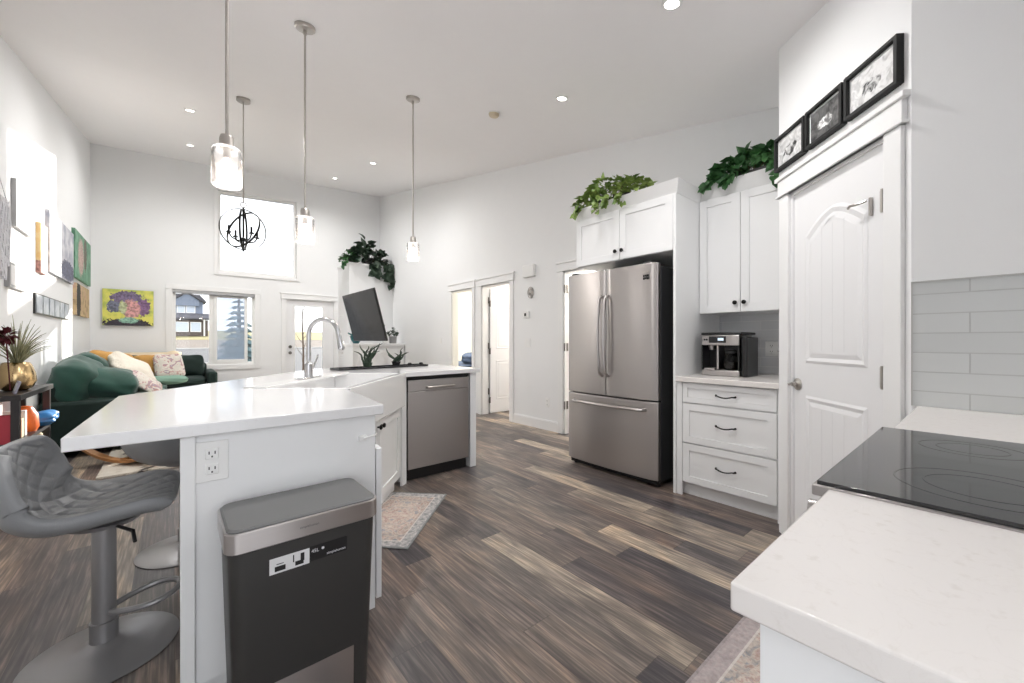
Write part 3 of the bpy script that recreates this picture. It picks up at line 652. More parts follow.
# ---------------------------------------------------------------- framed photographs over the pantry door
for k, (s0, s1, sd, dk, lab) in enumerate(((-0.002, 0.28, 1.3, False, 'black-framed pale photo above the pantry door, nearest the ivy'), (0.292, 0.562, 5.1, True, 'black-framed dark photo above the pantry door, middle of three'), (0.577, 0.866, 9.7, False, 'black-framed photo above the pantry door, farthest from the ivy'))):
    cxy = diag((s0+s1)/2, 0.0); w = s1-s0; h = 0.20
    t = thing('picture_frame', lab, 'picture frame', (cxy[0], cxy[1], 2.30), rz_d, 'black frames over the pantry door')
    f = 0.016; mb = MB(); mb.box(-w/2, -w/2+f, -0.03, 0, -h/2, h/2); mb.box(w/2-f, w/2, -0.03, 0, -h/2, h/2); mb.box(-w/2+f, w/2-f, -0.03, 0, h/2-f, h/2); mb.box(-w/2+f, w/2-f, -0.03, 0, -h/2, -h/2+f); mb.build('frame', 'black_matte', t, bevel=0.002)
    MB().box(-w/2+f, w/2-f, -0.012, 0, -h/2+f, h/2-f).build('mat_board', 'paper', t)
    g_ = 0.012; MB().box(-w/2+f+g_, w/2-f-g_, -0.014, -0.012, -h/2+f+g_, h/2-f-g_).build('photograph', photo_mat('family_photo', sd, dk), t)

# ---------------------------------------------------------------- island
S0 = Vector((0.70, 2.19)); S1 = Vector((1.385, 2.97)); su = (S1-S0).normalized(); sn = Vector((-su.y, su.x)); SD = 0.56
S2 = S1+sn*SD; S3 = S0+sn*SD
top = [(-0.224, 1.54), (0.636, 1.54), (S0.x-0.003, S0.y-0.003), (S3.x-0.002, S3.y-0.004), (S3.x, S3.y+0.004), (S2.x, S2.y+0.003), (S1.x+0.004, S1.y), (1.42, 3.015), (2.19, 3.055), (2.19, 3.95), (0.97, 3.95), (-0.195, 2.57)]
ct = MB().prism(top, 0.872, 0.91).build('island_countertop', 'quartz', bevel=0.003); tag(ct, 'large angular white quartz worktop over the whole kitchen island', 'countertop')
ic = thing('island_cabinet', 'white island end cabinet with the duplex outlet, under the near overhang', 'cabinet', (0, 0, 0))
near = [(0.02, 1.57), (0.612, 1.57), (0.655, 2.17), (0.30, 2.47), (0.02, 2.42)]
MB().prism(near, 0.10, 0.871).build('body', 'cab', ic)
MB().prism([(0.02, 1.62), (0.53, 1.62), (0.57, 2.12), (0.30, 2.40), (0.02, 2.36)], 0, 0.10).build('plinth', 'cab', ic)
MB().box(0.014, 0.05, 1.555, 1.585, 0, 0.871).build('corner_post', 'cab', ic, bevel=0.003)
dr = MB(); T = Matrix.Translation((0.616, 1.575, 0)) @ Matrix.Rotation(atan2(0.60, 0.043), 4, 'Z'); dr.T = T
shaker(dr, 0.0, 0.27, 0.13, 0.73, y=-0.025, t=0.022); dr.build('cabinet_door', 'cab', ic, bevel=0.002)
dr = MB(T=T); shaker(dr, 0.29, 0.56, 0.13, 0.73, y=-0.025, t=0.022); dr.build('cabinet_door', 'cab', ic, bevel=0.002)
lt = MB().box(0.545, 0.575, 1.552, 1.57, 0.775, 0.795).tube([(0.56, 1.548, 0.785), (0.59, 1.55, 0.79), (0.612, 1.555, 0.793)], 0.004, 6).build('child_latch', 'plastic_white', bevel=0.003); tag(lt, 'small white plastic child latch stuck to the island end near its right edge', 'latch')
# sink base
sc_ = thing('sink_cabinet', 'white cabinet under the apron sink, with a knobbed shaker door', 'cabinet', (S0.x, S0.y, 0), atan2(su.y, su.x))
Ls = (S1-S0).length
MB().box(0.035, Ls-0.04, 0.03, SD-0.04, 0.10, 0.650).build('body', 'cab', sc_); MB().box(0.035, Ls-0.04, 0.06, SD-0.08, 0.0, 0.10).build('toe_kick', 'cab', sc_)
for x0, x1 in ((0.05, Ls/2-0.002), (Ls/2+0.002, Ls-0.05)):
    q = shaker(MB(), x0, x1, 0.11, 0.640, fr=0.06, y=0.008).build('cabinet_door', 'cab', sc_, bevel=0.002); knob(q, x1-0.03 if x0 < 0.1 else x0+0.03, 0.008, 0.60)
sk = thing('apron_sink', 'white ceramic apron-front sink set into the angled island edge', 'sink', (S0.x, S0.y, 0.655), atan2(su.y, su.x))
mb = MB(); w_ = 0.022; zt = 0.257
mb.box(0.002, Ls-0.004, -0.02, w_, 0, zt); mb.box(0.002, Ls-0.004, SD-w_-0.004, SD-0.004, 0.0, zt); mb.box(0.002, 0.002+w_, w_, SD-w_-0.004, 0, zt); mb.box(Ls-0.004-w_, Ls-0.004, w_, SD-w_-0.004, 0, zt); mb.box(0.002+w_, Ls-0.004-w_, w_, SD-w_-0.004, 0, 0.025)
mb.build('basin', 'ceramic', sk, bevel=0.004)
MB().box(0.0, Ls-0.002, SD-0.13, SD-0.003, zt-0.012, zt+0.006).build('tap_deck', 'ceramic', sk, bevel=0.004)
MB().lathe([(0.045, 0.025), (0.045, 0.029), (0.03, 0.027), (0.001, 0.026)], (Ls/2, SD/2, 0), cap=False).build('drain', 'chrome', sk, smooth=True)
# faucet: base behind the basin, arc over it
fb = S0+su*(Ls*0.52)+sn*(SD-0.07)
fa = thing('kitchen_faucet', 'tall gooseneck chrome faucet on the island sink', 'faucet', (fb.x, fb.y, 0.919), atan2(-sn.y, -sn.x))
MB().box(-0.028, 0.028, -0.125, 0.125, 0, 0.008).build('deck_plate', 'chrome', fa, bevel=0.004)
MB().lathe([(0.027, 0.008), (0.027, 0.09), (0.018, 0.10), (0.0145, 0.115)], (0, 0, 0)).build('body', 'chrome', fa, smooth=True)
R_ = 0.10; pts = [(0, 0, 0.10), (0, 0, 0.20), (0, 0, 0.29)]+[(R_-R_*cos(a), 0, 0.29+R_*sin(a)) for a in [pi*i/12 for i in range(1, 12)]]+[(2*R_+0.004, 0, 0.27)]
MB().tube(pts, 0.0145, 12).build('neck', 'chrome', fa, smooth=True)
MB().tube([(2*R_+0.002, 0, 0.285), (2*R_+0.012, 0, 0.24), (2*R_+0.022, 0, 0.195), (2*R_+0.024, 0, 0.185)], [0.016, 0.019, 0.022, 0.018], 12).build('spray_head', 'chrome', fa, smooth=True)
lv = MB().cyl((0, 0, 0.06), (0, -0.0, 0.06), 0.01).cyl((0, 0.0, 0.065), (0.0, 0.055, 0.065), 0.013, 12).tube([(0, 0.05, 0.065), (0.01, 0.075, 0.10), (0.02, 0.085, 0.15)], [0.010, 0.007, 0.006], 8).build('lever', 'chrome', fa, smooth=True)
# dishwasher
dw = thing('dishwasher', 'stainless steel dishwasher built into the island', 'dishwasher', (1.455, 3.05, 0))
MB().box(0.0, 0.612, 0.03, 0.58, 0.10, 0.868).build('body', 'black_matte', dw)
MB().box(0.0, 0.612, 0.01, 0.03, 0.845, 0.868).build('top_gap', 'black_matte', dw)
dd_ = MB().box(0.008, 0.604, 0.0, 0.03, 0.105, 0.742).build('door', 'steel', dw, bevel=0.003)
cp_ = MB().box(0.008, 0.604, -0.002, 0.03, 0.745, 0.838).build('control_strip', 'steel', dw, bevel=0.003)
MB().tube([(0.175, -0.002, 0.775), (0.178, -0.03, 0.775), (0.20, -0.036, 0.775), (0.41, -0.036, 0.775), (0.432, -0.03, 0.775), (0.435, -0.002, 0.775)], 0.010, 10).build('handle', 'nickel', cp_, smooth=True)
MB().box(0.0, 0.612, 0.06, 0.10, 0.0, 0.10).build('kick_plate', 'black_plastic', dw)
MB().cyl((0.24, -0.002, 0.135), (0.24, 0.0, 0.135), 0.010, 16).build('badge', 'nickel', dw)
# the cabinet leg around it
ib = thing('island_back_cabinet', 'white panelled back part of the island holding the dishwasher bay', 'cabinet', (0, 0, 0))
MB().prism([(1.43, 3.66), (2.075, 3.66), (2.075, 3.70), (0.99, 3.70), (0.30, 2.85), (0.30, 2.72), (0.345, 2.66), (0.98, 3.50), (1.42, 3.12), (1.43, 3.12)], 0.0, 0.871).build('back_panel', 'cab', ib)
MB().prism([(1.40, 3.02), (1.452, 3.055), (1.452, 3.65), (1.425, 3.65), (1.425, 3.10), (1.385, 3.03)], 0.0, 0.871).build('filler', 'cab', ib)
MB().box(2.09, 2.155, 3.07, 3.70, 0.0, 0.871).build('end_panel', 'cab', ib, bevel=0.003)

# ---------------------------------------------------------------- trash can
bn = thing('trash_can', 'dark grey step trash can with a steel rim, standing against the island end', 'trash can', (0.309, 1.415, 0))
def rrect(hx, hy, r, n=5):
    P = []
    for cx, cy, a0 in ((hx-r, hy-r, 0), (-hx+r, hy-r, pi/2), (-hx+r, -hy+r, pi), (hx-r, -hy+r, 1.5*pi)):
        for i in range(n+1): a = a0+pi/2*i/n; P.append((cx+r*cos(a), cy+r*sin(a)))
    return P
def d_shape(hx, hy, k=1.0):  # flat back, chamfered front corners
    return rrect(hx*k, hy*k, 0.03)
def loft(mb, rings):
    V = [[mb._v(p) for p in r] for r in rings]; n = len(V[0])
    for a, b in zip(V, V[1:]):
        for i in range(n): mb.face([a[i], a[(i+1) % n], b[(i+1) % n], b[i]])
    mb.face(V[0][::-1]); mb.face(V[-1]); return mb
mb = MB(); loft(mb, [[(x, y, z) for x, y in rrect(hx, hy, 0.035)] for hx, hy, z in ((0.180, 0.102, 0.0), (0.183, 0.106, 0.010), (0.200, 0.122, 0.588))]); mb.build('body', 'bin_body', bn, smooth=True, angle=28)
mb = MB(); loft(mb, [[(x, y, z) for x, y in rrect(hx, hy, 0.035)] for hx, hy, z in ((0.205, 0.127, 0.588), (0.208, 0.130, 0.591), (0.208, 0.130, 0.642), (0.206, 0.128, 0.645))]); mb.build('rim', 'steel_bin', bn, smooth=True, angle=28)
mb = MB(); loft(mb, [[(x, y, z) for x, y in rrect(hx, hy, 0.032)] for hx, hy, z in ((0.202, 0.124, 0.640), (0.202, 0.124, 0.648), (0.197, 0.119, 0.653))]); mb.build('lid', 'bin_lid', bn, smooth=True, angle=28)
MB().box(-0.09, 0.12, -0.128, -0.10, 0.025, 0.05).build('pedal', 'steel_bin', bn, bevel=0.004)
MB().prism([(-0.10, -0.1085), (0.13, -0.1085), (0.13, -0.09), (-0.10, -0.09)], 0.05, 0.19, taper=[(-0.10, -0.1125), (0.13, -0.1125), (0.13, -0.09), (-0.10, -0.09)]).build('pedal_recess', 'steel_bin', bn)
def on_front(x0, x1, z0, z1, off, mb=None):
    """thin quad lying on the slightly sloped front"""
    mb = mb or MB(); f = lambda z: -(0.106+0.016*(z-0.010)/0.578)-off
    a = [mb._v((x, f(z), z)) for x, z in ((x0, z0), (x1, z0), (x1, z1), (x0, z1))]; b = [mb._v((x, f(z)+0.0006, z)) for x, z in ((x0, z0), (x1, z0), (x1, z1), (x0, z1))]
    mb.face(a); mb.face(b[::-1])
    for i in range(4): mb.face([a[i], b[i], b[(i+1) % 4], a[(i+1) % 4]])
    return mb
stk = on_front(-0.105, -0.002, 0.503, 0.548, 0.001).build('care_sticker', mat('sticker_white', (0.72, 0.72, 0.73), 0.5), bn)
mb = on_front(-0.092, -0.065, 0.509, 0.523, 0.002); on_front(-0.040, -0.018, 0.509, 0.521, 0.002, mb); on_front(-0.026, -0.016, 0.518, 0.541, 0.002, mb); on_front(-0.088, -0.070, 0.528, 0.530, 0.002, mb); on_front(-0.046, -0.043, 0.521, 0.542, 0.002, mb); mb.build('pictograms', 'black_matte', stk)
st2 = on_front(-0.001, 0.106, 0.506, 0.551, 0.001).build('size_sticker', 'black_plastic', bn)
M['print_white'] = mat('print_white', (0.75, 0.75, 0.78), 0.6)
def text(body, size, loc, rot, m, parent, nm):
    cu = bpy.data.curves.new(nm, 'FONT'); cu.body = body; cu.size = size; cu.extrude = 0.0002; o = bpy.data.objects.new(nm, cu); COL.objects.link(o); dg = bpy.context.evaluated_depsgraph_get()
    me = bpy.data.meshes.new_from_object(o.evaluated_get(dg)); bpy.data.objects.remove(o); q = bpy.data.objects.new(nm, me); COL.objects.link(q); me.materials.clear(); me.materials.append(M[m]); q.location = loc; q.rotation_euler = rot; q.parent = parent; return q
fy = lambda z: -(0.106+(0.016)*(z-0.010)/0.578)-0.0022
text('45L', 0.014, (0.003, fy(0.531), 0.531), (pi/2-0.027, 0, 0), 'print_white', st2, 'size_text'); text('simplehuman', 0.0105, (0.046, fy(0.513), 0.513), (pi/2-0.027, 0, 0), 'print_white', st2, 'maker_text')
MB().cyl((0.035, fy(0.537), 0.537), (0.035, fy(0.537)-0.0005, 0.537), 0.004, 12).build('dot', 'print_white', st2)
text('simplehuman', 0.010, (-0.03, -0.1305, 0.615), (pi/2, 0, 0), 'bin_lid', bn, 'rim_text')

# ---------------------------------------------------------------- bar stools
def make_stool(label, loc, rotz, zs=0.55):
    t = thing('bar_stool', label, 'bar stool', loc, rotz, 'swivel stools at the island')
    MB().lathe([(0.215, 0), (0.218, 0.004), (0.205, 0.010), (0.15, 0.018), (0.08, 0.030), (0.045, 0.042), (0.040, 0.05), (0.001, 0.05)], seg=48, cap=False).build('base', 'stool_metal', t, smooth=True, angle=60)
    MB().lathe([(0.040, 0.045), (0.040, 0.12), (0.034, 0.122), (0.034, zs-0.06)], seg=24).build('column', 'stool_metal', t, smooth=True)
    pts = []
    for i in range(20):
        a = 2*pi*i/20; x = 0.115+0.105*cos(a); y = 0.09*sin(a); pts.append((x, y*(0.55+0.45*min(1, x/0.16)), 0.15+0.03*(x/0.22)))
    MB().tube(pts, 0.011, 10, closed=True).build('footrest', 'stool_metal', t, smooth=True)
    # padded shell: profile runs from the front lip back and up the backrest; thick cushion closed underneath
    keys = [(0.212, -0.012, 0.185), (0.185, 0.004, 0.20), (0.13, 0.012, 0.212), (0.04, 0.004, 0.220), (-0.05, -0.008, 0.225), (-0.12, -0.012, 0.228), (-0.175, 0.015, 0.232), (-0.205, 0.075, 0.236), (-0.225, 0.145, 0.230), (-0.243, 0.205, 0.205), (-0.255, 0.240, 0.160)]
    def cat(t_):
        i = min(int(t_), len(keys)-2); f = t_-i; P = [keys[max(0, i-1)], keys[i], keys[i+1], keys[min(len(keys)-1, i+2)]]
        return [0.5*((2*b)+(-a+c)*f+(2*a-5*b+4*c-d)*f*f+(-a+3*b-3*c+d)*f**3) for a, b, c, d in zip(*P)]
    nu, nv = 96, 56
    def surf(fu, v):
        x, z, hw = cat(fu*(len(keys)-1)); back = max(0, min(1, (fu-0.48)/0.22)); back = back*back*(3-2*back)
        c = abs(v)**2.6; join = math.exp(-((fu-0.58)/0.13)**2)
        return Vector((x+c*0.075*back, hw*v, zs+z+c*0.028*(1-back)+c*0.055*join))
    TG, BG = [], []
    for i in range(nu+1):
        ra, rb = [], []
        for j in range(nv+1):
            fu = i/nu; v = j/nv*2-1; e = 0.004
            p = surf(fu, v); du_ = surf(min(1, fu+e), v)-surf(max(0, fu-e), v); dv_ = surf(fu, min(1, v+e))-surf(fu, max(-1, v-e)); nn = du_.cross(dv_).normalized()
            nn = -nn
            edge = (1-abs(v)**8)*(1-abs(2*fu-1)**9); k = math.sqrt(max(0, edge))
            q = 0.0
            if abs(v) < 0.84 and 0.07 < fu < 0.95:
                a = fu*9.0+v*2.6; b = fu*9.0-v*2.6; m_ = min(abs(a-round(a)), abs(b-round(b))); q = -0.0065*math.exp(-(m_/0.09)**2)
            q -= 0.005*math.exp(-((abs(v)-0.88)/0.018)**2)
            ra.append(p+nn*(0.012*k+q*k)); rb.append(p-nn*(0.048*k))
        TG.append(ra); BG.append(rb)
    MB().grid(TG).grid(BG).build('seat_shell', 'stool_leather', t, smooth=True, angle=180)
    MB().lathe([(0.10, zs-0.075), (0.11, zs-0.06), (0.10, zs-0.055)], seg=24).build('mount_plate', 'stool_metal', t)
    MB().tube([(0.03, -0.06, zs-0.07), (0.10, -0.16, zs-0.075), (0.11, -0.20, zs-0.10)], 0.006, 8).build('height_lever', 'black_plastic', t)
    return t
s1 = make_stool('grey quilted bar stool in the foreground, left of the trash can', (-0.20, 2.13, 0), radians(-4), 0.56)
s2 = copy_tree(s1); s2.location = (0.055, 2.90, 0); s2.rotation_euler.z = radians(28)
s2['label'] = 'grey quilted bar stool half hidden behind the island end panel'

# ---------------------------------------------------------------- near counter and range
n1 = MB().prism([(0.442, -0.48), (0.848, -0.48), (0.848, 0.172), (0.442, 0.172)], 0.880, 0.910).build('near_countertop', 'quartz2', bevel=0.003, seg=3); tag(n1, 'speckled pale quartz worktop slab in the near right corner, beside the cooktop', 'countertop')
n2 = MB().prism([(1.546, -0.49), (2.205, -0.49), (2.205, 0.172), (1.546, 0.172)], 0.878, 0.910).build('corner_countertop', 'quartz2', bevel=0.004); tag(n2, 'pale quartz worktop behind the cooktop, meeting the tiled wall', 'countertop')
k1 = thing('base_cabinet', 'pale grey-white base cabinet under the near right worktop', 'cabinet', (0, 0, 0))
MB().box(0.468, 0.848, -0.48, 0.125, 0.10, 0.877).build('body', 'cab', k1); MB().box(0.468, 0.848, -0.48, 0.07, 0.0, 0.10).build('toe_kick', 'cab', k1)
mb = MB(T=Matrix.Translation((0.845, 0.147, 0)) @ Matrix.Rotation(pi, 4, 'Z')); shaker(mb, 0.0, 0.375, 0.11, 0.70); q = mb.build('cabinet_door', 'cab', k1, bevel=0.002)
mb = MB(T=Matrix.Translation((0.845, 0.147, 0)) @ Matrix.Rotation(pi, 4, 'Z')); shaker(mb, 0.0, 0.375, 0.71, 0.865, fr=0.04); q = mb.build('drawer_front', 'cab', k1, bevel=0.002)
MB().box(0.459, 0.4675, -0.48, 0.149, 0.0, 0.877).build('end_panel', 'cab', k1)
k2 = thing('base_cabinet', 'white corner base cabinet between the range and the tiled wall', 'cabinet', (0, 0, 0))
MB().box(1.548, 2.203, -0.48, 0.125, 0.10, 0.877).build('body', 'cab', k2); MB().box(1.548, 2.203, -0.48, 0.07, 0, 0.10).build('toe_kick', 'cab', k2)
mb = MB(T=Matrix.Translation((2.16, 0.147, 0)) @ Matrix.Rotation(pi, 4, 'Z')); shaker(mb, 0.0, 0.60, 0.11, 0.865); mb.build('cabinet_door', 'cab', k2, bevel=0.002)
rg = thing('range', 'slide-in range with a black glass cooktop beside the near worktop', 'range', (0, 0, 0))
MB().box(0.852, 1.542, -0.48, 0.14, 0.02, 0.90).build('body', 'fridge_side', rg)
MB().box(0.851, 1.543, -0.485, 0.196, 0.893, 0.9115).build('cooktop_frame', 'steel', rg, bevel=0.002)
MB().box(0.857, 1.537, -0.475, 0.190, 0.9105, 0.918).build('cooktop_glass', 'glass_black', rg, bevel=0.0015)
M['ring'] = mat('burner_ring', (0.035, 0.035, 0.037), 0.2)
for cx, cy, r in ((1.02, 0.0, 0.11), (1.37, 0.02, 0.085), (1.03, -0.30, 0.08), (1.37, -0.29, 0.10)):
    mb = MB()
    for rr in (r, r*0.66): 
        a = [mb._v((cx+rr*cos(2*pi*i/48), cy+rr*sin(2*pi*i/48), 0.9183)) for i in range(48)]; b = [mb._v((cx+(rr-0.0025)*cos(2*pi*i/48), cy+(rr-0.0025)*sin(2*pi*i/48), 0.9183)) for i in range(48)]
        for i in range(48): mb.face([a[i], a[(i+1) % 48], b[(i+1) % 48], b[i]])
    mb.build('burner_ring', 'ring', rg)
MB().box(0.853, 1.541, 0.14, 0.185, 0.80, 0.893).build('control_panel', 'steel', rg, bevel=0.004)
for x in (0.92, 1.03, 1.197, 1.36, 1.47): MB().cyl((x, 0.184, 0.845), (x, 0.215, 0.845), 0.02, 20, 0.017).build('control_knob', 'steel', rg, smooth=True)
od = MB().box(0.855, 1.539, 0.14, 0.18, 0.25, 0.79).build('oven_door', 'steel', rg, bevel=0.004); MB().box(0.93, 1.46, 0.178, 0.183, 0.34, 0.64).build('oven_window', 'glass_black', od); MB().tube([(0.90, 0.18, 0.74), (0.90, 0.225, 0.74), (1.49, 0.225, 0.74), (1.49, 0.18, 0.74)], 0.011, 10).build('oven_handle', 'steel', od, smooth=True)
MB().box(0.855, 1.539, 0.14, 0.18, 0.06, 0.24).build('storage_drawer', 'steel', rg, bevel=0.004)

# ---------------------------------------------------------------- rugs
def rug(name, label, cx, cy, hx, hy, rotz, m, z=0.001, t=0.008):
    o = MB().box(-hx, hx, -hy, hy, 0, t).build(name, m, bevel=0.003, loc=(cx, cy, z), rotz=rotz); return tag(o, label, 'rug')
RC = [(0.32, (0.30, 0.31, 0.34)), (0.44, (0.46, 0.40, 0.36)), (0.52, (0.55, 0.48, 0.42)), (0.60, (0.42, 0.29, 0.26)), (0.68, (0.52, 0.50, 0.50))]
ang = atan2(0.553, 0.582)
rc = Vector((0.994, 2.073))+Vector((cos(ang), sin(ang)))*0.40+Vector((-sin(ang), cos(ang)))*0.235
rug('sink_mat', 'small faded oriental mat on the floor in front of the sink cabinet', rc.x, rc.y, 0.40, 0.235, ang, rug_mat('sink_mat_pattern', 0.40, 0.235, RC, (0.30, 0.31, 0.31)))
RC2 = [(0.30, (0.28, 0.30, 0.34)), (0.42, (0.44, 0.40, 0.37)), (0.52, (0.56, 0.50, 0.45)), (0.62, (0.44, 0.32, 0.28)), (0.70, (0.44, 0.38, 0.38))]
rug('range_rug', 'patterned oriental rug on the floor in front of the range', 1.33, 0.40, 0.62, 0.255, 0, rug_mat('range_rug_pattern', 0.62, 0.255, RC2, (0.42, 0.38, 0.38), 1.3))
n = N('cream_rug', 0.95); f = n.noise(n.obj, 3.2, 5, dist=1.5); n.color(n.ramp(f, [(0.30, (0.05, 0.045, 0.04)), (0.345, (0.45, 0.40, 0.33)), (0.40, (0.62, 0.57, 0.49)), (0.7, (0.70, 0.66, 0.58))])); n.bump(n.noise(n.obj, 70, 3), 0.8, 0.01)
rug('living_room_rug', 'cream pile rug with dark marks in front of the green sofa', 1.05, 6.55, 1.55, 1.75, 0, n.m, t=0.02)

# ---------------------------------------------------------------- pendant lamps
def pendant(x, y, z_top, h, label, wires=True):
    cz = ceil_z(x, y)
    t = thing('pendant_lamp', label, 'pendant lamp', (x, y, cz), 0, 'pendant lamps over the island')
    T = Vector((-0.05125, -0.18717, 1)).rotation_difference(Vector((0, 0, 1))).inverted().to_matrix().to_4x4()
    MB().lathe([(0.062, 0.0), (0.062, -0.018), (0.055, -0.024), (0.012, -0.026), (0.012, -0.05)], T=T).build('canopy', 'nickel', t, smooth=True)
    dz = z_top-cz
    MB().cyl((0, 0, -0.02), (0, 0, dz+0.05), 0.0065, 10).build('rod', 'nickel', t, smooth=True)
    k = h/0.185
    MB().lathe([(0.010, dz+0.055), (0.026*k, dz+0.05), (0.030*k, dz+0.035), (0.030*k, dz-0.002), (0.02, dz-0.004)]).build('socket_cap', 'nickel', t, smooth=True, angle=40)
    r = 0.062*k
    s_ = MB().lathe([(0.030*k, dz-0.002), (r-0.006, dz-0.006), (r, dz-0.016), (r, dz-h+0.004), (r-0.004, dz-h), (r-0.004, dz-0.018), (0.028*k, dz-0.006)], seg=32, cap=False).build('glass_shade', 'shade', t, smooth=True, angle=50)
    MB().lathe([(0.014, dz-0.004), (0.014, dz-0.05)]).build('bulb_base', 'nickel', t)
    MB().lathe([(0.012, dz-0.05), (0.030, dz-0.085), (0.034, dz-0.105), (0.026, dz-0.13), (0.001, dz-0.142)], cap=False).build('bulb', 'bulb', t, smooth=True)
    l = bpy.data.lights.new('pendant_light', 'POINT'); l.energy = 7; l.color = (1, 0.97, 0.95); l.shadow_soft_size = 0.05; q = bpy.data.objects.new('pendant_light', l); COL.objects.link(q); q.location = (x, y, z_top-0.105)
    return t
pendant(0.179, 2.17, 2.020, 0.172, 'pendant lamp nearest the camera, large clear glass jar on a nickel rod')
pendant(0.661, 2.90, 1.985, 0.172, 'pendant lamp with a clear glass jar hanging above the faucet')
pendant(1.667, 3.372, 2.065, 0.165, 'pendant lamp with a clear glass jar farthest right, above the dishwasher')
# orb chandelier
cx, cy = 0.530, 4.79; cz = ceil_z(cx, cy)
ch_ = thing('orb_chandelier', 'black orb chandelier with candle arms hanging before the tall window', 'chandelier', (cx, cy, cz)); D0 = 2.28-cz
MB().lathe([(0.06, 0), (0.06, -0.03), (0.02, -0.035)]).build('canopy', 'nickel', ch_, smooth=True)
mb = MB(); mb.cyl((0, 0, -0.03), (0, 0, D0+0.27), 0.006, 8); mb.build('rod', 'nickel', ch_)
MB().tube([(0.025*cos(a), 0, D0+0.245+0.025*sin(a)) for a in [2*pi*i/16 for i in range(16)]], 0.005, 6, closed=True).build('hanging_loop', 'nickel', ch_)
for rz, tl, r in ((10, 0, 0.205), (75, 0, 0.20), (125, 18, 0.195)):
    mb = MB(); Tm = Matrix.Translation((0, 0, D0)) @ Matrix.Rotation(radians(rz), 4, 'Z') @ Matrix.Rotation(radians(tl), 4, 'X')
    n_ = 48; A_ = [[], [], [], []]
    for i in range(n_):
        a = 2*pi*i/n_
        for k, (rr, hh) in enumerate(((r, -0.009), (r, 0.009), (r-0.006, 0.009), (r-0.006, -0.009))): A_[k].append(mb._v(Tm @ Vector((rr*cos(a), hh, rr*sin(a)))))
    for i in range(n_):
        j = (i+1) % n_
        for k in range(4): mb.face([A_[k][i], A_[k][j], A_[(k+1) % 4][j], A_[(k+1) % 4][i]])
    mb.build('ring', 'black_metal', ch_)
MB().cyl((0, 0, D0+0.22), (0, 0, D0-0.22), 0.009, 8).ball((0, 0, D0-0.10), 0.022).build('stem', 'black_metal', ch_, smooth=True)
for a in [pi/2*i+0.4 for i in range(4)]:
    c, s = cos(a), sin(a); am = MB().tube([(0, 0, D0-0.11), (0.06*c, 0.06*s, D0-0.12), (0.11*c, 0.11*s, D0-0.10), (0.135*c, 0.135*s, D0-0.06)], 0.007, 8).lathe([(0.022, D0-0.06), (0.024, D0-0.05)], (0.135*c, 0.135*s, 0), 12).build('candle_arm', 'black_metal', ch_, smooth=True)
    MB().cyl((0.135*c, 0.135*s, D0-0.05), (0.135*c, 0.135*s, D0+0.01), 0.010, 10).build('candle_sleeve', 'black_metal', am)
# recessed spots and smoke alarm, lying in the ceiling slope
cn = Vector((-0.05125, -0.18717, 1)).normalized(); CT = cn.to_track_quat('Z', 'Y').to_matrix().to_4x4()
for x, y, lab in ((0.85, 2.0, 'recessed ceiling spot just above the top of the frame, right of the second pendant'), (2.038, 1.084, 'recessed ceiling spot nearest the camera, at the top edge'), (2.52, 2.323, 'recessed ceiling spot above the fridge side of the kitchen'), (2.367, 6.154, 'recessed ceiling spot over the living room, nearer of the right pair'), (2.356, 8.041, 'recessed ceiling spot farthest back, near the right of the tall window'), (0.137, 5.737, 'recessed ceiling spot left of the chandelier, nearer of the left pair'), (0.184, 7.749, 'recessed ceiling spot left of the chandelier, close to the far wall')):  # first entry is an unseen spot added to brighten the kitchen front
    t = thing('recessed_light', lab, 'recessed light', (x, y, ceil_z(x, y)), 0, 'recessed ceiling spots'); t.rotation_euler = CT.to_euler()
    MB().lathe([(0.055, 0.004), (0.055, -0.006), (0.038, -0.008), (0.036, 0.004)], seg=28, cap=False).build('trim_ring', 'plastic_white', t, smooth=True)
    MB().lathe([(0.037, -0.003), (0.001, -0.004)], seg=24, cap=False).build('lens', 'downlight', t)
    l = bpy.data.lights.new('spot_light', 'SPOT'); l.energy = (66 if y > 5 else 36 if y < 1.5 else 40 if x < 1 else 12); l.spot_size = radians(176); l.spot_blend = 1.0; l.color = (1, 0.985, 0.97); l.shadow_soft_size = 0.05
    q = bpy.data.objects.new('spot_light', l); COL.objects.link(q); q.location = (x, y, ceil_z(x, y)-0.03)
t = thing('smoke_alarm', 'small beige smoke alarm on the ceiling left of the fridge-side spot', 'smoke alarm', (2.351, 3.05, ceil_z(2.351, 3.05))); t.rotation_euler = CT.to_euler()
MB().lathe([(0.05, 0.0), (0.05, -0.02), (0.04, -0.035), (0.001, -0.038)], cap=False).build('housing', mat('alarm_beige', (0.62, 0.53, 0.38), 0.5), t, smooth=True, angle=50); MB().lathe([(0.055, 0.003), (0.055, -0.006)]).build('base_plate', 'plastic_white', t)

# ---------------------------------------------------------------- television
tv = thing('television', 'large black flat television leaning forward in front of the far corner mantel', 'television', (2.72, 7.25, 1.17), -pi/2)
T = Matrix.Rotation(radians(14.5), 4, 'X')
MB(T=T).box(-0.79, 0.79, -0.01, 0.025, 0, 0.90).build('housing', 'black_plastic', tv, bevel=0.004); MB(T=T).box(-0.78, 0.78, -0.0125, -0.0095, 0.015, 0.888).build('screen', mat('tv_screen', (0.008, 0.008, 0.009), 0.18, spec=0.25), tv)
MB(T=T).box(-0.3, 0.3, 0.025, 0.05, 0.2, 0.6).build('mount_plate', 'black_metal', tv)
MB().tube([(0.0, 0.12, 0.30), (-0.3, 0.40, 0.30), (-1.29, 0.60, 0.30)], 0.02, 8).build('swing_arm', 'black_metal', tv)

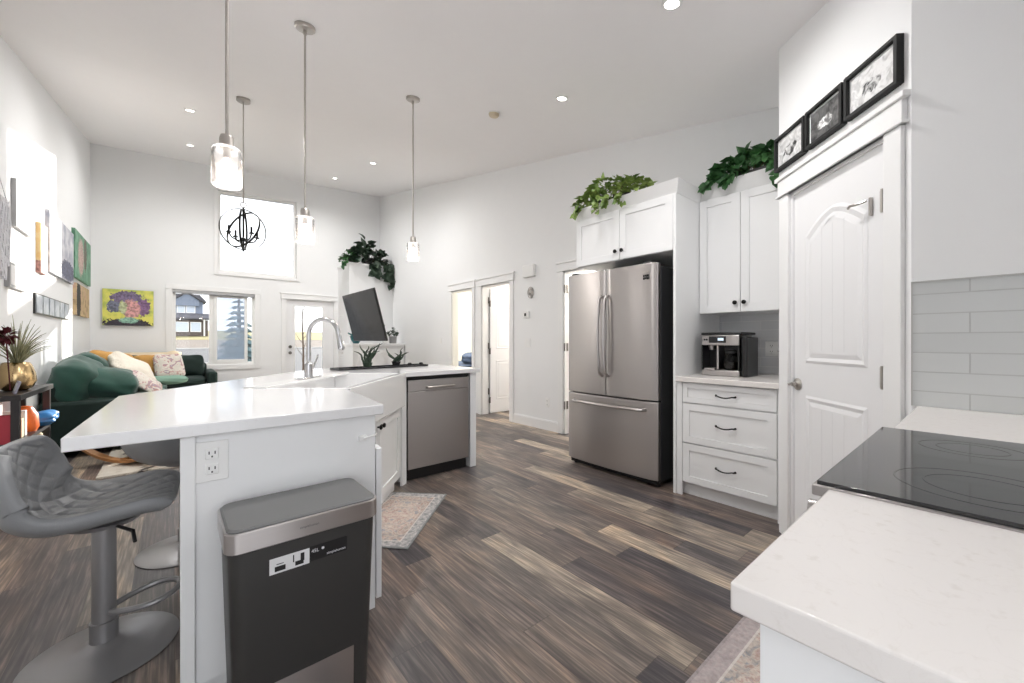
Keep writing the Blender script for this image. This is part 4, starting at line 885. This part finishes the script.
# ---------------------------------------------------------------- plants
def leaf(mb, p, d, up, L, w, fold=0.15):
    d = d.normalized(); s = d.cross(up)
    if s.length < 1e-4: s = Vector((1, 0, 0))
    s.normalize(); n_ = s.cross(d)
    P = [p, p+d*L*0.25+s*w*0.5+n_*L*fold, p+d*L*0.6+s*w*0.42+n_*L*fold*0.6, p+d*L-n_*L*0.12, p+d*L*0.6-s*w*0.42+n_*L*fold*0.6, p+d*L*0.25-s*w*0.5+n_*L*fold, p+d*L*0.25, p+d*L*0.6]
    V = [mb._v(q) for q in P]
    for f in ((0, 1, 6), (1, 2, 7, 6), (2, 3, 7), (3, 4, 7), (4, 5, 6, 7), (5, 0, 6)): mb.face([V[i] for i in f])
def ivy(name, label, cat, loc, rotz, half, hgt, nleaf, m, L=(0.05, 0.09), drape=(), seed=1, lift=0.0, broad=1.0):
    random.seed(seed); t = thing(name, label, cat, loc, rotz)
    mb = MB(); st = MB()
    for i in range(nleaf):
        x = random.uniform(-1, 1); y = random.uniform(-1, 1)
        z = random.random()**0.8*hgt*(1-0.75*abs(x)**1.6)*(1-0.4*abs(y)); p = Vector((x*half[0], y*half[1], z+0.02+lift))
        d = Vector((x*0.8+random.gauss(0, .6), y*0.7-0.35+random.gauss(0, .6), random.gauss(0.1, .5))); l = random.uniform(*L)
        leaf(mb, p, d, Vector((random.gauss(0, .3), random.gauss(0, .3), 1)), l, l*0.85*broad)
    for (x0, x1, y0, drop) in drape:
        k = 9; pts = [Vector((x0+(x1-x0)*i/k+random.gauss(0, .008), y0, 0.03-drop*(i/k)**1.4)) for i in range(k+1)]
        st.tube(pts, 0.0025, 5)
        for q in pts[1:]:
            for _ in range(2):
                l = random.uniform(*L)*0.9; leaf(mb, q, Vector((random.gauss(0, .7), -0.5, random.gauss(-0.5, .4))), Vector((0, -1, 0.3)), l, l*0.85*broad)
    for i in range(14):
        x = random.uniform(-0.7, 0.7)*half[0]; st.tube([(x*0.3, 0, 0.01), (x*0.7, random.uniform(-.5, .5)*half[1], hgt*0.4), (x, random.uniform(-.8, .8)*half[1], hgt*random.uniform(.4, .8))], 0.003, 5)
    mb.build('foliage', m, t); st.build('vines', 'vine', t)
    return t
v1 = ivy('ivy_plant', 'light green trailing ivy on top of the fridge cabinet', 'plant', (2.96, 2.14, 2.396), -pi/2, (0.36, 0.08), 0.22, 330, 'ivy', (0.04, 0.08), [(-0.28, -0.33, -0.075, 0.08), (-0.12, -0.10, -0.075, 0.10), (0.02, 0.0, -0.075, 0.08), (0.12, 0.15, -0.075, 0.10)], 3)
MB().box(-0.20, 0.20, -0.04, 0.05, 0, 0.025).build('planter', 'dark_wood', v1)
v2 = ivy('ivy_plant', 'dark green trailing ivy on top of the wall cabinet, beside the photo frames', 'plant', (3.34, 1.15, 2.421), -pi/2, (0.27, 0.09), 0.18, 300, 'ivy_dark', (0.05, 0.10), [(-0.20, -0.32, -0.075, 0.05), (-0.12, -0.16, -0.075, 0.09), (0.18, 0.20, -0.08, 0.14), (0.23, 0.25, -0.08, 0.12)], 5)
MB().box(-0.16, 0.16, -0.04, 0.05, 0, 0.025).build('planter', 'dark_wood', v2)
v3 = ivy('potted_plant', 'dark broad-leaved plant trailing over the chimney ledge', 'plant', (3.22, 8.68, 2.82), 0, (0.36, 0.12), 0.55, 120, 'leaf_dark', (0.14, 0.24), [(0.34, 0.44, -0.16, 0.45), (0.38, 0.50, -0.16, 0.32), (0.05, 0.10, -0.16, 0.25)], 8)
MB().lathe([(0.10, 0), (0.13, 0.14), (0.12, 0.14), (0.10, 0.12)], (0.0, 0.05, 0)).build('pot', 'dark_wood', v3)
v4 = ivy('potted_plant', 'small bushy green plant at the left end of the chimney ledge', 'plant', (2.84, 8.66, 2.82), 0, (0.16, 0.10), 0.28, 130, 'ivy_dark', (0.05, 0.10), [(-0.12, -0.20, -0.13, 0.15)], 9)
MB().lathe([(0.05, 0), (0.07, 0.08), (0.06, 0.08)]).build('pot', 'dark_wood', v4)
v5 = ivy('potted_plant', 'little green plant in a grey pot on the mantel, right of the television', 'plant', (3.52, 8.05, 1.12), 0, (0.10, 0.07), 0.22, 40, 'leaf_dark', (0.05, 0.09), (), 12, lift=0.13)
MB().lathe([(0.07, 0), (0.08, 0.15), (0.07, 0.15), (0.06, 0.12)], (0, 0, 0)).build('pot', mat('grey_pot', (0.30, 0.30, 0.30), 0.5), v5, smooth=True)
cd = thing('candle', 'short white pillar candle on the mantel beside the little plant', 'candle', (3.36, 8.05, 1.12))
MB().lathe([(0.06, 0), (0.062, 0.005), (0.062, 0.19), (0.05, 0.195), (0.001, 0.19)], cap=False).build('wax', 'plastic_white', cd, smooth=True); MB().cyl((0, 0, 0.19), (0, 0, 0.21), 0.003, 6).build('wick', 'black_matte', cd)
vs = thing('teal_bowl', 'teal ceramic ornament at the left end of the mantel', 'ornament', (2.78, 8.12, 1.12)); MB().lathe([(0.05, 0), (0.09, 0.06), (0.12, 0.15), (0.10, 0.15), (0.07, 0.06)], cap=False).build('bowl', 'teal', vs, smooth=True)
MB().tube([(0, 0, 0.06), (-0.06, 0, 0.16), (-0.16, 0, 0.21)], [0.03, 0.025, 0.01]).build('handle', 'teal', vs, smooth=True)
# spiky plants in a shallow tray on the far island edge
tr = thing('plant_tray', 'low dark tray on the far edge of the island worktop', 'tray', (1.58, 3.72, 0.91), radians(8)); MB().box(-0.52, 0.40, -0.09, 0.09, 0, 0.006).box(-0.52, 0.40, -0.09, -0.082, 0, 0.018).box(-0.52, 0.40, 0.082, 0.09, 0, 0.018).box(-0.52, -0.512, -0.09, 0.09, 0, 0.018).box(0.392, 0.40, -0.09, 0.09, 0, 0.018).build('tray', 'glass_black', tr)
def spiky(label, x, y, n_, h, spread, seed, curl=0.5):
    random.seed(seed); t = thing('spiky_plant', label, 'plant', (x, y, 0.9165)); mb = MB()
    for i in range(n_):
        a = random.uniform(0, 2*pi); l = h*random.uniform(0.6, 1.1); pts = []; s_ = spread*random.uniform(0.3, 1.0)
        for k in range(7):
            f = k/6; w = curl*0.05*sin(f*5+i); pts.append(Vector((cos(a)*s_*f**1.5+w, sin(a)*s_*f**1.5, 0.03+l*(f-0.25*f*f))))
        mb.tube(pts, [0.010, 0.011, 0.010, 0.009, 0.007, 0.005, 0.002], 5)
    mb.build('leaves', 'leaf_dark', t, smooth=True); MB().lathe([(0.03, 0), (0.045, 0.05), (0.04, 0.05), (0.001, 0.045)], cap=False).build('pot', 'leaf_dark' if n_ > 8 else 'glass_black', t, smooth=True); return t
spiky('spiky curling plant in the tray, the bushier left one', 1.36, 3.67, 14, 0.26, 0.14, 4); spiky('spiky curling plant in the tray, the sparse right one', 1.66, 3.72, 7, 0.20, 0.20, 6)
for x, lab in ((2.00, 'small dark pebble cup on the island, nearer the hall'), (1.87, 'small dark pebble cup on the island, nearer the plants')):
    o = MB().lathe([(0.018, 0), (0.022, 0.02), (0.015, 0.03), (0.001, 0.03)], (0, 0, 0), 14, cap=False).build('candle_cup', 'glass_black', smooth=True, loc=(x, 3.86, 0.91)); tag(o, lab, 'cup')

# ---------------------------------------------------------------- sofa
sf = thing('sectional_sofa', 'dark green velvet sectional sofa in the far left corner', 'sofa', (0, 0, 0))
def cushion(x0, x1, y0, y1, z0, z1, T=None, puff=0.5, wrk=0.06):
    """pillowy box"""
    mb = MB(); c = Vector(((x0+x1)/2, (y0+y1)/2, (z0+z1)/2)); h = Vector(((x1-x0)/2, (y1-y0)/2, (z1-z0)/2))
    bm = bmesh.new(); bmesh.ops.create_cube(bm, size=2.0); bmesh.ops.subdivide_edges(bm, edges=bm.edges, cuts=13, use_grid_fill=True); rs = random.random()*9
    for v in bm.verts:
        p = v.co.copy(); ax = [abs(q) for q in p]; k = [q for q in p]
        r = 5.0; nrm = (abs(p.x)**r+abs(p.y)**r+abs(p.z)**r)**(1/r)
        p = p/nrm*(1.0) if nrm else p
        mnv = min(range(3), key=lambda i: h[i]); o_ = [i for i in range(3) if i != mnv]
        edge = max(abs(p[o_[0]]), abs(p[o_[1]])); p[mnv] *= 1-puff*edge**4
        q = Vector((p.x*h.x, p.y*h.y, p.z*h.z)); wv = sin(p.x*5+rs*3+2.2*sin(p.y*3+rs))*0.5+sin(p.y*7+2.5*sin(p.z*4+rs))*0.3+sin(p.z*8+p.x*4+rs)*0.25; q *= 1+wrk*wv
        if T: q = T @ q
        v.co = c+q
    for f in bm.faces: f.smooth = True
    mb.bm = bm; return mb
# left arm of the L along the left wall, back arm along the far wall
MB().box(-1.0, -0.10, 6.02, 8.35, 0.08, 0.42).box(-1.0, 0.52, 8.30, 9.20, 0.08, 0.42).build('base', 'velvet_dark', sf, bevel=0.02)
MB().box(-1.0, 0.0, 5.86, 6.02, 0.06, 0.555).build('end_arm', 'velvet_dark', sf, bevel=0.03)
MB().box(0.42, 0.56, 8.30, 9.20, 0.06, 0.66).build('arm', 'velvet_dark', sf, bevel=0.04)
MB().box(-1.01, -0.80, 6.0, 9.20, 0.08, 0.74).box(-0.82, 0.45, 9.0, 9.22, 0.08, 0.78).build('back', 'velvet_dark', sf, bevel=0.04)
for y0, y1 in ((6.04, 7.15), (7.17, 8.30)): cushion(-0.80, -0.08, y0, y1, 0.40, 0.58, puff=0.15).build('seat_cushion', 'velvet', sf, smooth=True, angle=180)
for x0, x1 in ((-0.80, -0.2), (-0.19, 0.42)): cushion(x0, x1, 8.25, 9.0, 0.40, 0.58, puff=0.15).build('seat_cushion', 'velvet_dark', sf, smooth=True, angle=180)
for y0, y1, z1, rx in ((5.96, 6.60, 0.97, 8), (6.60, 7.2, 1.01, -6), (7.18, 7.8, 1.02, 4), (7.78, 8.5, 1.0, -3)):
    cushion(-0.99, -0.62, y0, y1, 0.52, z1, T=Matrix.Rotation(radians(rx), 4, 'X') @ Matrix.Rotation(radians(16), 4, 'Y'), puff=0.5).build('back_cushion', 'velvet', sf, smooth=True, angle=180)
cushion(-0.80, -0.30, 6.03, 6.70, 0.50, 0.86, T=Matrix.Rotation(radians(14), 4, 'Y'), puff=0.55).build('back_cushion', 'velvet', sf, smooth=True, angle=180)
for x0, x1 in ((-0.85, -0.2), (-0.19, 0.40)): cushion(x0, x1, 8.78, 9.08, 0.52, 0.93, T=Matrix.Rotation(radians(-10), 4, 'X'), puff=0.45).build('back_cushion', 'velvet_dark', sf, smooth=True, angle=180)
for x, y in ((-0.92, 5.94), (0.0, 5.94), (0.48, 8.38), (-0.12, 8.2), (0.48, 9.1), (-0.95, 9.1)): MB().cyl((x, y, 0), (x, y, 0.09), 0.02, 10, 0.028).build('foot', 'dark_wood', sf)
# throw pillows and blankets (each its own thing)
def pillow(label, c, s_, rot, m, puff=0.75, group='throw pillows on the sofa'):
    o = cushion(-s_[0]/2, s_[0]/2, -s_[1]/2, s_[1]/2, -s_[2]/2, s_[2]/2, puff=puff).build('throw_pillow', m, smooth=True, angle=180); o.location = c; o.rotation_euler = [radians(q) for q in rot]; return tag(o, label, 'pillow', group)
n = N('floral_fabric', 0.9); n.color(n.ramp(n.noise(n.obj, 12, 4, dist=1.5), [(0.40, (0.62, 0.58, 0.52)), (0.50, (0.70, 0.66, 0.60)), (0.56, (0.50, 0.25, 0.22)), (0.62, (0.30, 0.28, 0.36)), (0.68, (0.66, 0.62, 0.56))])); M['floral'] = n.m
pillow('mustard yellow pillow lying behind the big fluffy one', (-0.60, 7.05, 0.84), (0.45, 0.42, 0.16), (60, 10, 20), 'mustard')
pillow('big fluffy white pillow heaped on the green sofa', (-0.40, 6.9, 0.80), (0.46, 0.50, 0.22), (30, 30, 30), 'white_fluffy', 0.6)
pillow('cream floral pillow drooping over the near corner of the sofa', (-0.27, 6.45, 0.66), (0.40, 0.40, 0.15), (15, 38, 10), 'floral')
pillow('mustard and cream pillow against the back of the sofa', (-0.28, 8.38, 0.78), (0.40, 0.14, 0.36), (-20, 0, 15), 'mustard')
pillow('pale floral square pillow on the far section of the sofa', (-0.06, 8.30, 0.77), (0.38, 0.14, 0.40), (-22, 0, 20), 'floral')
pillow('small pale green cushion lying on the sofa seat', (-0.10, 7.55, 0.61), (0.50, 0.34, 0.12), (0, 0, 0), mat('pale_green_fabric', (0.20, 0.33, 0.26), 0.9), 0.4)
bl = MB(); G = []
for i in range(21):
    row = []
    for j in range(13):
        u = i/20; v = j/12; x = -0.85+u*0.95; y = 9.12-0.42*v; z = 0.99-0.30*v**1.5+0.02*sin(u*23)+0.015*sin(v*9+u*7) if v > 0.15 else 0.97+0.1*v
        row.append((x, y-0.14*v, z))
    G.append(row)
bl = bl.grid(G).build('throw_blanket', 'cream', smooth=True, angle=180); so = bl.modifiers.new('thick', 'SOLIDIFY'); so.thickness = 0.035; tag(bl, 'cream fleecy blanket draped over the far back of the sofa', 'blanket')

# ---------------------------------------------------------------- console table with vase and toys
tb = thing('console_table', 'narrow dark wooden console table at the left edge, behind the sofa end', 'table', (0, 0, 0))
MB().box(-1.01, -0.82, 4.36, 5.36, 0.745, 0.785).build('tabletop', 'dark_wood', tb, bevel=0.003)
MB().box(-1.0, -0.83, 4.38, 5.32, 0.42, 0.445).box(-1.0, -0.83, 4.38, 5.32, 0.22, 0.24).build('shelf', 'dark_wood', tb)
for x in (-0.99, -0.85):
    for y in (4.40, 5.30): MB().box(x-0.02, x+0.02, y-0.02, y+0.02, 0, 0.745).build('leg', 'dark_wood', tb)
va = thing('gold_vase', 'round hammered gold vase holding dry grasses on the console table', 'vase', (-0.925, 4.80, 0.785))
MB().lathe([(0.055, 0), (0.085, 0.02), (0.105, 0.07), (0.10, 0.13), (0.082, 0.19), (0.068, 0.215), (0.060, 0.215), (0.075, 0.18), (0.09, 0.10), (0.05, 0.02), (0.001, 0.02)], seg=32, cap=False).build('body', 'gold', va, smooth=True, angle=180)
random.seed(21); mb = MB()
for i in range(60):
    a = random.uniform(0, 2*pi); l = random.uniform(0.25, 0.5); sp_ = random.uniform(0.1, 0.40); pts = []
    for k in range(7):
        f = k/6; xx = cos(a)*sp_*f**1.4*0.45; pts.append(Vector((max(-0.09, xx+0.02*f), sin(a)*sp_*f**1.4, 0.15+l*(f-0.45*f*f*min(1, sp_*2.6)))))
    mb.tube(pts, [0.003, 0.0045, 0.0045, 0.004, 0.003, 0.002, 0.001], 4)
gr = mb.build('grasses', 'grassleaf'); gr.location = (-0.925, 4.80, 0.785); tag(gr, 'bunch of long thin dry grasses arching out of the gold vase', 'dried plant')
fl_ = MB(); random.seed(5)
for i in range(60):
    d = Vector((random.gauss(0, 1), random.gauss(0, 1), random.gauss(0, 1))).normalized(); leaf(fl_, d*0.02, d, Vector((0, 0, 1)), 0.055, 0.04)
fl_.cyl((0, 0.10, -0.40), (0, 0, 0), 0.004, 6); fo = fl_.build('dark_flower', 'flower'); fo.location = (-0.93, 4.58, 1.20); tag(fo, 'dark red dried flower head standing by the gold vase', 'dried flower')
pf = thing('photo_block', 'small tilted grey photo frame at the left end of the console table', 'picture frame', (-0.88, 4.52, 0.785), radians(-75)); MB(T=Matrix.Rotation(radians(-15), 4, 'X')).box(-0.06, 0.06, -0.006, 0.006, 0, 0.09).build('frame', mat('grey_frame', (0.35, 0.34, 0.42), 0.4), pf, bevel=0.002); MB(T=Matrix.Rotation(radians(-15), 4, 'X')).box(-0.045, 0.045, -0.008, -0.006, 0.015, 0.075).build('photograph', photo_mat('small_photo', 3.1, False), pf)
# items on the shelf
ob = MB().lathe([(0.07, 0), (0.085, 0.03), (0.08, 0.13), (0.05, 0.19), (0.03, 0.20), (0.001, 0.20)], cap=False).build('orange_toy', 'orange', smooth=True); ob.location = (-0.915, 4.93, 0.445); tag(ob, 'round orange plastic toy on the console table shelf', 'toy')
bb = cushion(-0.11, 0.11, -0.13, 0.13, -0.055, 0.055, puff=0.5, wrk=0.09).build('blue_bag', 'blue', smooth=True, angle=180); bb.location = (-0.88, 5.16, 0.505); bb.rotation_euler = (radians(4), radians(-8), 0); tag(bb, 'crumpled blue plastic bag on the far end of the console table shelf', 'bag')
for i, (y, w, h, m, lab) in enumerate(((4.44, 0.05, 0.20, 'red', 'red book on the console table shelf'), (4.51, 0.06, 0.16, 'ivy', 'green box on the console table shelf'), (4.59, 0.07, 0.18, 'orange', 'orange book on the console table shelf'), (4.68, 0.06, 0.14, 'brownskin', 'tan book on the console table shelf'), (4.77, 0.05, 0.19, 'paper', 'white book on the console table shelf'))):
    o = MB().box(-0.055, 0.055, -w/2, w/2, 0, h).box(-0.05, 0.056, -w/2+0.006, w/2-0.006, 0.004, h-0.004).build('book', m, bevel=0.002); o.location = (-0.92, y-0.03, 0.445); tag(o, lab, 'book', 'books on the console shelf')
jr = MB().lathe([(0.05, 0), (0.055, 0.02), (0.05, 0.14), (0.04, 0.15), (0.001, 0.15)], cap=False).build('patterned_jar', 'brownskin', smooth=True); jr.location = (-0.90, 5.16, 0.24); tag(jr, 'tan patterned jar on the lowest console shelf', 'jar')
# bentwood rocker legs
rk = thing('bentwood_rocker', 'low bentwood baby rocker with orange wood runners on the cream rug', 'rocking seat', (-0.22, 5.30, 0.021), radians(-48))
for y in (-0.20, 0.20):
    pts = [(-0.42+0.84*i/14, y, 0.02+0.42*((i/14-0.5)**2)) for i in range(15)]
    mb = MB()
    for a, b in zip(pts, pts[1:]):
        dx = b[0]-a[0]; mb.prism([(a[0]-0.003, y-0.03), (b[0]+0.003, y-0.03), (b[0]+0.003, y+0.03), (a[0]-0.003, y+0.03)], (lambda a, b: lambda x, q: a[2]+(b[2]-a[2])*(x-a[0])/(b[0]-a[0]))(a, b), (lambda a, b: lambda x, q: a[2]+0.025+(b[2]-a[2])*(x-a[0])/(b[0]-a[0]))(a, b))
    mb.build('runner', 'bent_wood', rk)
    MB().tube([(0.25, y, 0.06), (0.05, y, 0.18), (-0.20, y, 0.30), (-0.34, y, 0.42)], 0.018, 8).build('side_rail', 'bent_wood', rk, smooth=True)
MB().box(-0.02, 0.02, -0.20, 0.20, 0.03, 0.055).box(0.23, 0.27, -0.2, 0.2, 0.04, 0.07).build('cross_bar', 'bent_wood', rk)
G = [[(0.22-0.55*i/10, -0.17+0.34*j/6, 0.08+0.30*i/10-0.07*sin(pi*i/10)*1.0-0.03*sin(pi*j/6)) for j in range(7)] for i in range(11)]
q = MB().grid(G).build('fabric_seat', 'velvet_dark', rk, smooth=True, angle=180); so = q.modifiers.new('thick', 'SOLIDIFY'); so.thickness = 0.015

# ---------------------------------------------------------------- art on the walls
def wall_art(name, label, cat, y0, y1, z0, z1, mt_, frame=None, ft=0.02, dep=0.03):
    """canvas on the left wall; local x runs along +Y"""
    w = y1-y0; h = z1-z0; t = thing(name, label, cat, (XL, (y0+y1)/2, (z0+z1)/2), pi/2)
    MB().box(-w/2, w/2, -dep, 0, -h/2, h/2).build('canvas' if not frame else 'backing', frame or mt_, t)
    k = ft if frame else 0.0
    MB().box(-w/2+k, w/2-k, -dep-0.003, -dep+0.001, -h/2+k, h/2-k).build('painting', mt_, t); return t
wall_art('framed_print', 'thin grey-framed pale print, higher one on the sunlit left wall', 'picture', 5.2, 5.68, 2.12, 2.52, blob_mat('pale_print', [(0.3, (0.80, 0.80, 0.79)), (0.7, (0.86, 0.86, 0.85))], []), frame=mat('silver_frame', (0.45, 0.45, 0.46), 0.4))
wall_art('framed_print', 'thin grey-framed pale print, lower one on the sunlit left wall', 'picture', 5.02, 5.54, 1.60, 1.80, blob_mat('pale_print', [(0.3, (0.80, 0.80, 0.79)), (0.7, (0.86, 0.86, 0.85))], []), frame=mat('silver_frame', (0.35, 0.35, 0.36), 0.4))
wall_art('canvas_painting', 'narrow canvas with orange and yellow edge, first of the large left wall paintings', 'painting', 5.98, 6.25, 1.84, 2.33, blob_mat('orange_abstract', [(0.3, (0.75, 0.40, 0.10)), (0.6, (0.80, 0.60, 0.30))], [(0, -0.2, 0.3, 0.08, (0.6, 0.3, 0.25))], 2))
wall_art('canvas_painting', 'large grey-blue canvas painting on the left wall', 'painting', 6.35, 7.65, 1.90, 2.55, blob_mat('grey_abstract', [(0.3, (0.28, 0.30, 0.38)), (0.5, (0.50, 0.50, 0.55)), (0.7, (0.70, 0.70, 0.72))], [(0.3, -0.2, 0.4, 0.12, (0.16, 0.17, 0.25))], 4))
wall_art('canvas_painting', 'green canvas painting with pale blossoms, nearest the far left corner', 'painting', 7.75, 9.05, 2.02, 2.66, blob_mat('green_abstract', [(0.3, (0.06, 0.20, 0.12)), (0.6, (0.18, 0.36, 0.24))], [(-0.2, 0.0, 0.22, 0.26, (0.62, 0.45, 0.40)), (0.15, 0.1, 0.12, 0.25, (0.14, 0.12, 0.08))], 6))
wall_art('canvas_painting', 'small tan and brown canvas below the green painting', 'painting', 7.85, 8.90, 1.52, 1.95, blob_mat('tan_abstract', [(0.3, (0.25, 0.16, 0.10)), (0.5, (0.60, 0.45, 0.25)), (0.7, (0.50, 0.30, 0.25))], [(-0.35, 0, 0.15, 0.3, (0.03, 0.03, 0.03))], 8))
sr = thing('photo_strip_frame', 'row of six small photos in a dark frame on the left wall', 'picture frame', (XL, 6.68, 1.53), pi/2)
MB().box(-0.80, 0.80, -0.015, 0, -0.10, 0.10).build('backing', 'black_plastic', sr)
for i in range(6): MB().box(-0.78+i*0.262, -0.78+i*0.262+0.225, -0.02, -0.014, -0.088, 0.088).build('photograph', blob_mat('strip_photo', [(0.3, (0.40, 0.44, 0.50)), (0.6, (0.66, 0.70, 0.74))], [], i), sr)
# abstract portrait-format canvas on the far wall (a generic stand-in)
ap = thing('abstract_canvas', 'bright abstract canvas in yellow-green, purple and pink on the far wall', 'painting', (-0.58, YB, 1.725))
MB().box(-0.31, 0.31, -0.035, 0, -0.30, 0.30).build('canvas', 'dark_wood', ap)
MB().box(-0.31, 0.31, -0.038, -0.034, -0.30, 0.30).build('painting', blob_mat('bright_abstract', [(0.3, (0.35, 0.45, 0.10)), (0.6, (0.75, 0.72, 0.16))], [(-0.03, -0.30, 0.30, 0.12, (0.06, 0.05, 0.07)), (0.17, 0.02, 0.10, 0.15, (0.28, 0.16, 0.32)), (-0.18, 0.02, 0.09, 0.10, (0.22, 0.24, 0.34)), (-0.03, 0.17, 0.20, 0.10, (0.26, 0.20, 0.34)), (0.03, -0.02, 0.12, 0.16, (0.80, 0.42, 0.42)), (-0.07, 0.0, 0.05, 0.11, (0.62, 0.68, 0.42)), (0.0, -0.21, 0.12, 0.05, (0.35, 0.62, 0.50))], 1, 0.6), ap)
# white cord hanging at the left edge
mc = thing('cord_hanging', 'fluffy white cord wall hanging at the very left edge', 'wall hanging', (XL+0.03, 4.82, 2.25), pi/2)
MB().cyl((-0.14, 0, 0), (0.14, 0, 0), 0.01, 10).build('dowel', 'dark_wood', mc)
random.seed(31); mb = MB()
for i in range(26):
    x = -0.13+0.26*i/25; L = 0.62-abs(x)*1.2+random.uniform(-0.03, 0.03); mb.tube([(x, -0.004, 0.01)]+[(x+0.012*sin(k*1.3+i), -0.006+0.012*cos(k+i), -L*k/8) for k in range(1, 9)], 0.008, 5)
mb.build('cords', 'macrame', mc, smooth=True); MB().tube([(-0.12, 0, 0.01), (0, 0.01, 0.16), (0.12, 0, 0.01)], 0.003, 5).build('hanger', 'macrame', mc)
# bed glimpsed in the bedroom
bd = thing('bed', 'bed with striped navy bedding seen through the far hall door', 'bed', (5.05, 7.6, 0), 0)
MB().box(-0.8, 0.8, -1.0, 1.0, 0.0, 0.35).build('bed_base', 'dark_wood', bd); cushion(-0.8, 0.8, -1.0, 1.0, 0.35, 0.60, puff=0.08).build('mattress', 'paper', bd, smooth=True, angle=180); cushion(-0.82, 0.82, -1.02, 0.5, 0.50, 0.72, puff=0.1).build('bedding', 'navy', bd, smooth=True, angle=180)
cushion(-0.55, 0.15, -1.0, -0.6, 0.68, 0.94, puff=0.4).build('bed_pillow', 'navy', bd, smooth=True, angle=180)

# ---------------------------------------------------------------- outside
struct(MB().prism([(-60, 9.6), (90, 9.6), (90, 22), (-60, 22)], -0.8, -0.5).build('ground', 'asphalt'))
struct(MB().prism([(-60, 22), (90, 22), (90, 56), (-60, 56)], -0.8, lambda x, y: -0.5+(y-22)*0.0235).build('ground_road', 'asphalt'))
struct(MB().prism([(-60, 56), (90, 56), (90, 59), (-60, 59)], -0.8, 0.42).build('ground_sidewalk', 'concrete'))
struct(MB().prism([(-80, 59), (150, 59), (150, 84), (-80, 84)], -0.8, lambda x, y: 0.44+(y-59)*0.040).build('ground_bank', 'dirt'))
struct(MB().prism([(-80, 84), (150, 84), (150, 130), (-80, 130)], -0.8, lambda x, y: 1.46+(y-84)*0.055).build('ground_lawn', 'grass'))
hs = thing('neighbour_house', 'blue-grey two-storey house with a stone porch across the road, through the left pane', 'house', (-1.0, 98, 2.2)); hs.scale = (1.15, 1.15, 1.25)
MB().box(0, 4.6, 0, 6, 0, 5.4).build('wall', 'siding', hs); MB().box(-1.2, 5.2, -1.6, 0, 0, 2.4).build('stone_front', 'stone', hs)
MB().prism([(-1.7, -2.2), (5.7, -2.2), (5.7, 0), (-1.7, 0)], 2.5, lambda x, y: 2.7+(y+2.2)*0.36).build('porch_roof', 'shingle', hs)
MB().xprism([(-0.5, 5.3), (5.1, 5.3), (4.2, 6.3), (0.4, 6.3)], -0.4, 6.4).build('roof', 'shingle', hs)
MB().xprism([(0.9, 4.6), (4.1, 4.6), (4.1, 5.4), (2.5, 6.5), (0.9, 5.4)], -0.5, 0.0).build('gable', 'siding', hs); MB().xprism([(0.6, 5.35), (2.5, 6.65), (4.4, 5.35), (4.4, 5.55), (2.5, 6.9), (0.6, 5.55)], -0.8, 2.0).build('gable_roof', 'shingle', hs)
for x0, x1, z0, z1, y in ((1.3, 2.2, 3.6, 4.8, -0.02), (2.5, 3.5, 3.6, 4.8, -0.02), (1.0, 2.6, 0.7, 2.0, -1.62), (3.0, 4.2, 0.7, 2.0, -1.62)):
    w = MB().box(x0-0.1, x1+0.1, y-0.08, y, z0-0.1, z1+0.1).build('window', 'trim', hs); MB().box(x0, x1, y-0.1, y-0.07, z0, z1).build('pane', mat('far_glass', (0.55, 0.62, 0.72), 0.2), w)
MB().box(-1.2, -1.0, -2.0, -1.8, 0, 2.5).box(4.6, 4.8, -2.0, -1.8, 0, 2.5).build('porch_post', 'trim', hs)
def spruce(x, y, h, r, label, seed):
    random.seed(seed); t = thing('spruce_tree', label, 'tree', (x, y, -0.5)); MB().cyl((0, 0, 0), (0, 0, h*0.95), 0.16, 10, 0.02).build('trunk', 'bark', t)
    mb = MB(); zz = 0.3
    while zz < h:
        f = zz/h; R = r*(1-f)**0.85*random.uniform(0.9, 1.05)+0.06; k = max(6, int(20*(1-f)+5))
        for i in range(k):
            a = 2*pi*(i+random.random()*0.8)/k; L = R*random.uniform(0.75, 1.1); d = Vector((cos(a), sin(a), 0)); s_ = Vector((-sin(a), cos(a), 0)); b = Vector((0, 0, zz))
            w = 0.16*R+0.06; P = [b, b+d*L*0.5+s_*w+Vector((0, 0, -0.10*L)), b+d*L+Vector((0, 0, -0.32*L)), b+d*L*0.5-s_*w+Vector((0, 0, -0.10*L)), b+d*L*0.5+Vector((0, 0, 0.05*L)), b+d*L*0.55+Vector((0, 0, -0.28*L))]
            V = [mb._v(q) for q in P]
            for q in ((0, 1, 4), (1, 2, 4), (2, 3, 4), (3, 0, 4), (0, 5, 1), (1, 5, 2), (2, 5, 3), (3, 5, 0)): mb.face([V[j] for j in q])
        zz += 0.16+0.10*(1-f)
    mb.build('branches', 'spruce', t); return t
spruce(1.75, 17.0, 3.6, 0.95, 'tall blue-green spruce outside the right pane of the low window', 2); sp_t = thing('young_tree', 'thin bare young tree outside the garden door glass', 'tree', (3.35, 15.0, -0.5)); mb = MB(); mb.tube([(0, 0, 0), (0.02, 0, 1.2), (-0.02, 0, 2.4), (0.03, 0, 3.3)], [0.035, 0.028, 0.02, 0.008], 6)
random.seed(4)
for i in range(16):
    z0 = 0.9+i*0.14; a = random.uniform(0, 2*pi); mb.tube([(0, 0, z0), (0.14*cos(a), 0.14*sin(a), z0+0.16), (0.24*cos(a), 0.24*sin(a), z0+0.36)], [0.010, 0.007, 0.003], 4)
mb.build('trunk_and_branches', 'bark', sp_t)
